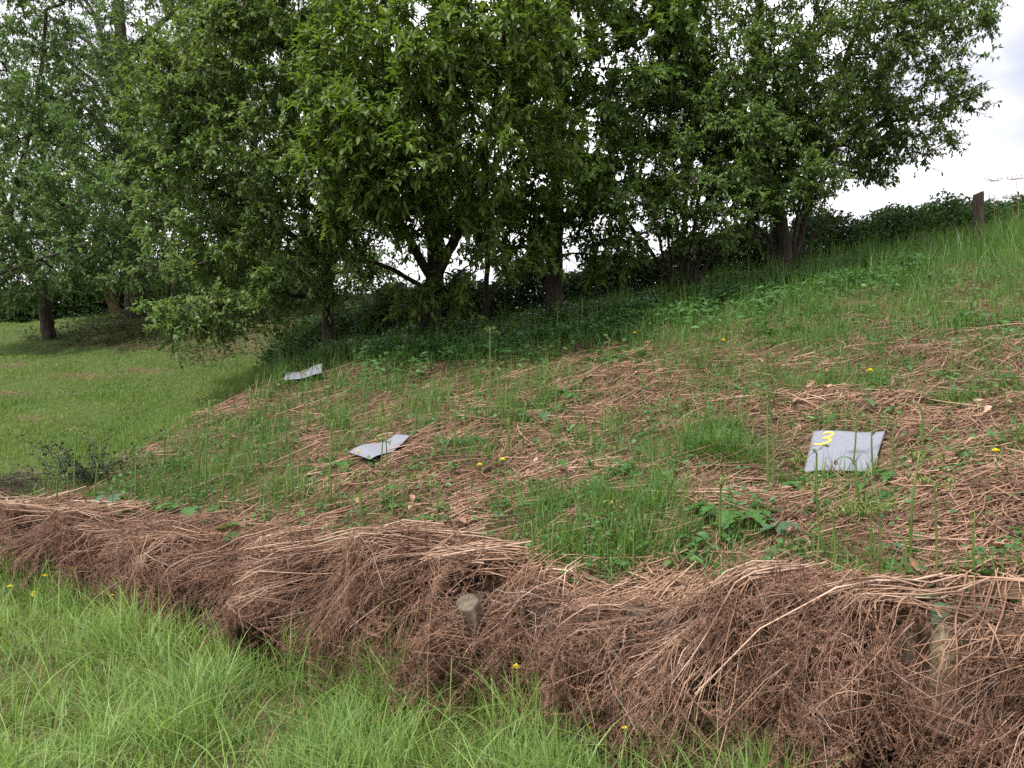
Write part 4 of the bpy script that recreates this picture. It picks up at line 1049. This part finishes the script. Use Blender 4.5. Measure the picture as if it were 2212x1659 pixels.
# ------------------------------------------------------------------ fern shoots
SH = {
 'below': [(1759, 1247, 1757, 1044, 1), (1773, 1143, 1764, 981, 2), (1805, 1249, 1800, 1111, 1), (1851, 1095, 1823, 984, 3), (1877, 1267, 1880, 1083, 1), (1886, 1265, 1886, 1145, 0), (1907, 1258, 1898, 1078, 1), (1955, 1275, 1957, 1164, 0), (1970, 1239, 1986, 977, 1), (2022, 1264, 2018, 1039, 1), (2106, 1255, 2106, 1109, 0)],
 'behind': [(1839, 1023, 1850, 890, 1), (1888, 1030, 1884, 905, 0), (1925, 1020, 1930, 900, 1), (1994, 1025, 1985, 845, 3), (1660, 1070, 1658, 850, 1), (1664, 1068, 1661, 880, 0)],
 'midwall': [(1150, 1240, 1148, 1130, 0), (1190, 1245, 1195, 1130, 0), (1350, 1245, 1354, 1100, 1), (1555, 1190, 1557, 1030, 1), (943, 1157, 948, 1048, 2), (846, 1143, 854, 1014, 1), (779, 1184, 776, 1021, 1), (1366, 1240, 1368, 1150, 0)],
 'midbank': [(1133, 970, 1136, 870, 0), (1211, 960, 1201, 834, 2), (1313, 844, 1317, 732, 1), (1096, 997, 1099, 910, 0), (982, 980, 983, 861, 0), (1060, 871, 1058, 708, 1), (1388, 898, 1388, 810, 0), (941, 997, 941, 940, 0)],
 'middlemat': [(825, 1048, 827, 943, 1), (832, 1048, 834, 950, 0), (717, 1102, 718, 912, 1), (661, 942, 661, 809, 0), (617, 986, 617, 877, 0)],
 'nose': [(126, 1132, 131, 976, 1), (145, 1095, 145, 1020, 1), (162, 1092, 168, 925, 1), (206, 1085, 211, 1003, 0), (292, 1068, 294, 980, 1), (352, 1017, 355, 939, 1), (396, 1068, 398, 969, 1), (430, 1058, 439, 939, 0), (444, 1088, 452, 864, 1), (479, 1092, 485, 952, 1), (539, 918, 541, 840, 0)],
 'wall': [(1908, 1391, 1911, 1288, 2), (645, 1212, 644, 1110, 0), (740, 1306, 742, 1215, 1)],
 'crest': [(1057, 734, 1057, 702, 1), (1100, 730, 1100, 702, 1), (1156, 720, 1156, 689, 2), (1201, 725, 1202, 652, 1), (1258, 707, 1258, 648, 2), (1356, 680, 1354, 620, 1), (1522, 652, 1522, 607, 0), (1615, 630, 1618, 562, 1), (1801, 575, 1801, 539, 1), (1869, 557, 1869, 521, 0), (1991, 560, 1993, 503, 1), (2005, 560, 2005, 507, 1)]}
ZONE = {'below': 'below the numbered mat', 'behind': 'around the numbered mat', 'midwall': 'above the wall middle', 'midbank': 'on the middle bank', 'middlemat': 'around the wavy mat', 'nose': 'on the left bank end', 'wall': 'on the wall bracken', 'crest': 'along the bank crest'}
ORD = 'leftmost|second from left|third from left|fourth from left|fifth from left|sixth from left|seventh from left|eighth from left|ninth from left|tenth from left|eleventh from left|twelfth from left'.split('|')
KIND = {0: 'straight fern shoot', 1: 'fern shoot with unfurling tip', 2: 'fern shoot with curled crozier', 3: 'fern shoot bent at brown tip'}
def shoot(ub, vb, ut, vt, kind, label):
    if vb == 1391 or vb in (1212, 1306):
        c = P(ub, vb, 3.15 if vb == 1391 else (5.55 if vb == 1212 else 5.0))
    else: c = hit(ub, vb)[0] - [0, 0, .02]
    top = P(ut, vt, c[1]); dlt = top - c; hgt = dlt[2]
    root = empty('fern_shoot', c); tag(root, label, 'fern', 'green fern shoots on the bank')
    K = 14; t = np.linspace(0, 1, K)
    bow = rng.normal(0, .025) * hgt
    path = dlt * t[:, None] + np.array([bow, .5 * bow, 0]) * np.sin(t * 3.14)[:, None]
    sg = rng.choice([-1, 1])
    if kind in (2, 3):
        sg = -1; nb = 6; a = np.linspace(0, 2.3 if kind == 3 else 2.8, nb + 1)[1:]; rr = .045 if kind == 3 else .025
        path = dlt * (t * (1 - .3 * (kind == 3)))[:, None] + np.array([bow, .5 * bow, 0]) * np.sin(t * 3.14)[:, None]
        if kind == 3: path[:, 0] = dlt[0] * 0 + np.array(path[:, 0]) * 0
        hook = path[-1] + np.stack([sg * rr * (1 - np.cos(a)) * (1.5 if kind == 3 else 1), 0 * a, rr * np.sin(a) * (1.9 if kind == 3 else 1)], 1)
        path = np.vstack([path, hook])
    r0 = max(.0062 * rng.uniform(.85, 1.15) * (1.3 if hgt > .5 else 1), .0011 * c[1])
    rad = r0 * (1 - .5 * np.linspace(0, 1, len(path)) ** 2)
    mb = MB(); tubes(mb, path[None], rad[None], 7, 0, True); mb.build('stalk', [M['shoot']], root)
    tip = path[-1]; mb = MB()
    if kind == 0:
        n = 14; q = np.linspace(0, 2.6 * 3.14, n); rr = np.linspace(.009, .002, n)
        sp = tip + np.stack([rr * np.cos(q) - rr[0], 0 * q + .002 * q * .2, rr * np.sin(q)], 1)
        tubes(mb, sp[None], np.linspace(r0 * .55, r0 * .3, n)[None], 5, 0); mb.build('crozier', [M['shoot_tip']], root)
        return
    if kind == 3:
        n = 18; q = np.linspace(0, 3.2 * 3.14, n); rr = np.linspace(.013, .003, n)
        sp = tip + np.stack([-rr * np.sin(q), .0008 * q, -rr[0] + rr * np.cos(q)], 1)
        tubes(mb, sp[None], np.linspace(r0 * .6, r0 * .5, n)[None], 6, 0); mb.build('crozier', [M['brown_tip']], root); return
    # unfurling leaflets
    for k in range(rng.integers(4, 7)):
        a = rng.uniform(0, 6.28); Lb = rng.uniform(.045, .11)
        q = np.linspace(0, 1, 9); d_ = np.array([math.cos(a), .7 * math.sin(a), rng.uniform(-.1, .8)])
        br = tip - [0, 0, rng.uniform(0, .05)] + d_ * Lb * q[:, None]
        cl = np.linspace(0, 4.5, 5)
        end = br[-1] + np.stack([.009 * np.sin(cl) * math.cos(a), .009 * np.sin(cl) * math.sin(a), -.009 * (1 - np.cos(cl))], 1) * np.linspace(1, .5, 5)[:, None]
        br = np.vstack([br, end[1:]])
        tubes(mb, br[None], np.linspace(.0019, .0012, len(br))[None], 4, 0)
        n = 26; qq = rng.uniform(.2, 1, n); bp_ = np.stack([np.interp(qq, np.linspace(0, 1, len(br)), br[:, j]) for j in range(3)], 1)
        leaves(mb, bp_, rng.normal(0, 1, (n, 3)), rng.normal(0, .5, (n, 3)) + [0, 0, 1], U(.010, .026, n), U(.004, .009, n), 0, .3, .4)
    mb.build('unfurling_frond', [M['shoot_tip']], root)
for z, lst in SH.items():
    for i_, (a, b, c, d_, kd) in enumerate(sorted(lst)):
        shoot(a, b, c, d_, kd, f"{KIND[kd]}, {ORD[i_]} of those {ZONE[z]}")

# ------------------------------------------------------------------ leafy weeds
def lobed(nl, depth):
    """outline of a lobed leaf along +x, unit length"""
    t = np.linspace(0, 1, 4 * nl + 1); hw = .42 * np.sin(np.pi * t ** .75) ** .8 * (1 - depth * (.5 + .5 * np.cos(t * nl * 2 * np.pi)))
    return t, hw
def weed(u, v, size, n, style, label, mat='weed', cat='plant', Y=None, tall=.5):
    c = hit(u, v)[0] if Y is None else P(u, v, Y)
    root = empty('leafy_weed' if style != 'dock' else 'dock_plant', c); tag(root, label, cat, 'leafy plants on the bank')
    ml = MB(); ms = MB()
    nl, dp = {'lobed': (5, .55), 'nettle': (7, .15), 'dock': (1, 0.)}[style]
    t, hw = lobed(nl, dp); hw = hw * {'lobed': 1., 'nettle': .75, 'dock': .45}[style]
    for k in range(n):
        a = k * 2.4 + rng.uniform(-.4, .4); el = rng.uniform(.25, 1.2) * tall * 1.4; Lp = size * rng.uniform(.5, 1.0)
        d = np.array([math.cos(a) * math.cos(el), math.sin(a) * math.cos(el), math.sin(el)])
        q = np.linspace(0, 1, 6)[:, None]
        st = d * Lp * q + np.array([0, 0, -.2 * Lp]) * q ** 2
        tubes(ms, st[None], (.0026 * (1 - .4 * q[:, 0]))[None], 5, 0)
        reps = [(0, 1.0)] if style != 'lobed' else [(0, 1.0), (1.0, .75), (-1.0, .75)]
        for off, scl in reps:
            Ll = size * scl * rng.uniform(.45, .75)
            da = a + off; dd = nrm(np.array([math.cos(da), math.sin(da), rng.uniform(-.35, .15)])); sd2 = nrm(np.cross(dd, [0, 0, 1])); nn = np.cross(sd2, dd)
            base = st[-1] if off == 0 else st[-2]
            mid = base + dd * (Ll * t)[:, None] - np.array([0, 0, .25 * Ll]) * (t ** 2)[:, None]
            wv = .02 * Ll * np.sin(t * 9 + k)
            le = mid + sd2 * (hw * Ll)[:, None] + nn * (.25 * hw * Ll + wv)[:, None]; re = mid - sd2 * (hw * Ll)[:, None] + nn * (.25 * hw * Ll - wv)[:, None]
            V = np.stack([le, mid, re], 1); K = len(t); i_ = np.arange(K - 1)
            F = np.concatenate([np.stack([i_ * 3 + o_, i_ * 3 + 1 + o_, i_ * 3 + 4 + o_, i_ * 3 + 3 + o_], 1) for o_ in (0, 1)])
            ml.add(V, F, 0)
    ms.build('stems', [M['shoot']], root); ml.build('leaves', [M[mat]], root)
W = [
 (1585, 1125, .16, 9, 'lobed', 'dark green lobed weed left of the row of fern shoots', 'weed'),
 (1720, 1150, .13, 8, 'lobed', 'bushy lobed weed straight below the numbered mat', 'weed_blue'),
 (1690, 1050, .13, 6, 'lobed', 'bright lobed weed at the lower left corner of the numbered mat', 'weed'),
 (1795, 1100, .11, 6, 'lobed', 'small lobed weed between the first fern shoots below the numbered mat', 'weed'),
 (1850, 1055, .13, 7, 'lobed', 'lobed weed growing along the lower edge of the numbered mat', 'weed'),
 (1960, 1040, .14, 6, 'lobed', 'bright lobed weed beyond the lower right corner of the numbered mat', 'weed'),
 (1945, 1150, .13, 6, 'nettle', 'dark toothed weed behind the right end of the shoot row', 'weed'),
 (1885, 1190, .12, 6, 'nettle', 'bluish toothed weed amid the middle fern shoots', 'weed_blue'),
 (2085, 1300, .15, 8, 'nettle', 'spindly nettle above the big dock at the wall', 'weed_blue'),
 (1175, 900, .20, 8, 'nettle', 'dark nettle clump on the middle of the bank', 'weed_blue'),
 (1230, 860, .17, 7, 'lobed', 'leafy weed just up the slope from the nettle clump', 'weed'),
 (1010, 960, .17, 8, 'lobed', 'lobed weed right of the wavy middle mat', 'weed'),
 (1180, 1110, .15, 6, 'nettle', 'toothed weed above the grassy patch in mid bank', 'weed'),
 (1190, 1020, .16, 5, 'dock', 'narrow dock beside the pair of dandelions on mid bank', 'weed'),
 (1240, 1100, .15, 5, 'nettle', 'small drooping weed at the top of the grassy patch', 'weed'),
 (560, 1160, .17, 8, 'nettle', 'pale nettle standing on the wall head at left', 'weed'),
 (270, 1095, .20, 12, 'nettle', 'broad bluish leafed clump above the left wall', 'weed_blue'),
 (190, 1105, .15, 9, 'nettle', 'low green clump between the left shoots and bluish clump', 'weed'),
 (420, 1105, .18, 9, 'lobed', 'lobed leaf clump above the left part of the wall', 'weed'),
 (515, 915, .15, 7, 'nettle', 'dark leafy weed on the left shoulder of the bank', 'weed_blue'),
 (1310, 775, .20, 8, 'lobed', 'lobed weed beneath the bank crest behind the nettle clump', 'weed'),
 (1600, 640, .30, 9, 'lobed', 'big hogweed on the crest left of the leaning tree', 'weed'),
 (1480, 700, .22, 8, 'lobed', 'hogweed below the many stemmed apple tree', 'weed'),
 (1000, 770, .18, 8, 'lobed', 'lobed weed on the crest right of the forked cherry', 'weed'),
 (780, 775, .18, 8, 'lobed', 'lobed weed at the crest left of the forked cherry', 'weed'),
 (1690, 720, .20, 7, 'lobed', 'lobed weed in the grass below the leaning tree', 'weed'),
 (1960, 800, .16, 6, 'dock', 'broad dock right of the dandelion above the numbered mat', 'weed'),
 (2130, 700, .20, 8, 'lobed', 'feathery weed on the bare patch near the right edge', 'weed'),
 (1855, 880, .12, 6, 'dock', 'young dock rosette above the numbered mat', 'weed'),
 (1440, 1185, .12, 6, 'dock', 'dock leaves at the right of the grassy patch', 'weed'),
 (1530, 1160, .16, 3, 'dock', 'single upright dock leaf left of the dark lobed weed', 'weed'),
 (1370, 770, .16, 7, 'lobed', 'pale weed under the dandelion nearest the apple tree', 'weed'),
 (730, 1010, .15, 7, 'lobed', 'weed hugging the lower left of the wavy mat', 'weed'),
 (640, 835, .14, 6, 'lobed', 'weed growing over the middle of the far mat', 'weed'),
 (1250, 720, .20, 8, 'lobed', 'leafy weed on the crest in front of the sycamore', 'weed'),
 (870, 1090, .12, 5, 'lobed', 'low weed on bare litter below the wavy mat', 'weed'),
]
for w in W: weed(w[0], w[1], w[2] * 1.35, w[3], w[4], w[5], w[6])
weed(2105, 1352, .26, 9, 'dock', 'large flat glossy dock on the wall head at the right', 'weed', Y=3.32, tall=.2)
weed(230, 1300, .2, 3, 'dock', 'upright dock leaf at the foot of the bracken on the left', 'weed', tall=.9)
weed(300, 1320, .16, 3, 'dock', 'drooping pale dock beside the upright leaf on the left', 'weed_blue', tall=.4)
weed(575, 1640, .07, 5, 'nettle', 'small silvery weed at the bottom edge of the grass', 'weed_blue')
# withered dark sprig
c = hit(205, 1040)[0]; root = empty('withered_shrub', c); tag(root, 'withered blackish shrub between the lawn and the left shoots', 'shrub')
ms = MB(); ml = MB()
for k in range(34):
    a = rng.uniform(0, 6.28); hgt = rng.uniform(.15, .75) * (1 if k < 7 else .6); t = np.linspace(0, 1, 8)[:, None]
    pth = np.array([math.cos(a) * .75, math.sin(a) * .4, 0]) * rng.uniform(.3, 1.2) * t + np.array([0, 0, hgt]) * (t - .25 * t ** 2) + rng.normal(0, .012, (8, 3)) * t
    tubes(ms, pth[None], (.004 * (1 - .7 * t[:, 0]))[None], 4, 0)
    n = 26; q = rng.uniform(.2, 1, n); bp_ = np.stack([np.interp(q, t[:, 0], pth[:, j]) for j in range(3)], 1) + rng.normal(0, .025, (n, 3))
    leaves(ml, bp_, rng.normal(0, 1, (n, 3)), rng.normal(0, 1, (n, 3)), U(.02, .045, n), U(.012, .025, n), 0, .3, .3)
ms.build('stems', [M['darkleaf']], root); ml.build('leaves', [M['darkleaf']], root)
c = hit(25, 1075)[0]; root = empty('brushwood_heap', c); tag(root, 'low heap of dark twigs at the left edge above the wall', 'brushwood')
ms = MB()
N = 260; p0_ = rng.normal(0, 1, (N, 3)) * [.35, .25, .05] + [0, 0, .08]; dr = rng.normal(0, 1, (N, 3)) * [1, .6, .25] * .25
t = np.linspace(-1, 1, 4)[None, :, None]; tubes(ms, p0_[:, None] + dr[:, None] * t + rng.normal(0, .02, (N, 4, 3)), np.full((N, 4), .0032), 4, 0)
ms.build('twigs', [M['twig']], root)

# ------------------------------------------------------------------ dandelions
def dandelion(u, v, label, hgt=.12, r=.019, n=1, Y=None):
    tilt = rng.normal(0, .25, 2)
    if Y: top = P(u, v, Y)
    else:
        ts = np.linspace(3, 20, 3000); av, bv_ = (u - 1106) / 1736, -(v - 829.5) / 1736
        gap = 1.6 + bv_ * ts - H(av * ts, ts) - hgt; top = P(u, v, ts[np.argmax(gap < 0)])
    b = np.array([top[0] + .01, top[1] + .01, float(H(top[0], top[1]))])
    root = empty('dandelion', b); tag(root, label, 'flower', 'yellow flowers')
    hp = top - b
    t = np.linspace(0, 1, 6)[:, None]; mb = MB(); tubes(mb, (hp * t + np.array([.008, 0, 0]) * np.sin(t * 3))[None], np.full((1, 6), .0018), 5, 0); mb.build('stem', [M['shoot']], root)
    mb = MB(); k = 54; a = U(0, 6.28, k); el = np.linspace(.05, 1.3, k)
    d = np.stack([np.cos(a) * np.cos(el), np.sin(a) * np.cos(el), np.sin(el) * .8 + .15], 1) + [tilt[0], tilt[1] - .35, 0]
    leaves(mb, np.broadcast_to(hp, (k, 3)) + d * .002, d, rng.normal(0, .2, (k, 3)) + [0, 0, 1], r * U(.8, 1.1, k) * (1 - .35 * el / 1.3), r * .26, 0, .1, .1)
    mb.build('flower_head', [M['dandelion']], root)
DAN = [(1562, 736, 'dandelion high on the bank below the apple tree'), (1372, 720, 'dandelion close under the crest, left of the hogweed'), (890, 781, 'dandelion on the upper bank below the forked cherry'), (1880, 802, 'dandelion up the slope above the numbered mat'),
       (2150, 975, 'dandelion low in the bracken right of the numbered mat'), (1086, 994, 'right hand one of the two dandelions in mid bank'), (1036, 1005, 'left hand one of the two dandelions in mid bank'), (774, 977, 'dandelion at the near corner of the wavy mat')]
for u, v, l in DAN: dandelion(u, v, l, .16, .034 if v < 850 else .026)
for u, v, Y, l in [(45, 1207, 6.2, 'dandelion at the left edge nearest the wall'), (97, 1245, 5.9, 'dandelion over the bracken foot, second from the left edge'), (155, 1229, 5.9, 'dandelion against the brown bracken, rightmost of the left group'), (22, 1268, 5.7, 'low dandelion in the grass at the far left edge'),
                (71, 1288, 5.5, 'lower bloom of the touching pair in the left grass'), (76, 1281, 5.52, 'upper bloom of the touching pair in the left grass'), (1115, 1442, 3.75, 'dandelion on the tall stem at the middle foot of the heap')]:
    dandelion(u, v, l, Y=Y, r=.024)
for u, v, Y, l in [(1270, 1511, 3.45, 'small buttercup among broad grass blades by the heap'), (1523, 1610, 3.2, 'largest bright buttercup low at the right end of the grass'), (1276, 1573, 3.4, 'tiny buttercup below the small one among broad blades'), (1350, 1575, 3.3, 'tiny buttercup between the broad blades and the largest buttercup'), (243, 1286, 5.2, 'flower peeping out beside the upright dock leaf')]:
    dandelion(u, v, l, Y=Y, r=.016 if 'largest' in l else .010)
top = P(1510, 1592, 3.25); b = np.array([top[0], top[1], 0.]); root = empty('dandelion_clock', b); tag(root, 'white dandelion seed head beside the largest buttercup', 'flower')
mb = MB(); tubes(mb, np.array([[[0, 0, 0], [.005, 0, .5 * top[2]], [0, 0, top[2]]]]), np.full((1, 3), .0017), 5); mb.build('stem', [M['shoot']], root)
mb = MB(); k = 240; d = nrm(rng.normal(0, 1, (k, 3))); tubes(mb, np.stack([d * .003, d * .02], 1) + [0, 0, top[2]], np.full((k, 2), .0003), 3)
d2 = np.repeat(d, 5, 0); p2 = d2 * .02 + [0, 0, top[2]]; e = nrm(d2 * .5 + rng.normal(0, .6, d2.shape)); tubes(mb, np.stack([p2, p2 + e * .006], 1), np.full((len(p2), 2), .00035), 3)
mb.build('seed_globe', [M['seedhead']], root)

# pale dead grass tuft at the right edge, spilling over the bracken
c = P(2262, 1440, 2.9); mb = MB(); N = 170
a = rng.normal(3.5, .55, N); ln = U(.12, .42, N); t = np.linspace(0, 1, 9)[None]
st = c + rng.normal(0, 1, (N, 3)) * [.06, .06, .05]
X = st[:, :1] + np.cos(a)[:, None] * ln[:, None] * t * .9 + .04 * np.sin(t * 6 + a[:, None] * 9) * t; Yq = st[:, 1:2] - .28 * ln[:, None] * t; Z = st[:, 2:3] + .10 * ln[:, None] * np.sin(t * 2.2) - U(.35, 1.1, (N, 1)) * ln[:, None] * t ** 1.7
tubes(mb, np.stack([X, Yq, Z], -1), .0016 * (1 - .6 * t) * np.ones((N, 1)), 4)
tag(mb.build('dead_grass_tuft', [M['straw_pale']]), 'bleached lilac grey tuft of dead stems at the right edge of the heap', 'dead grass')
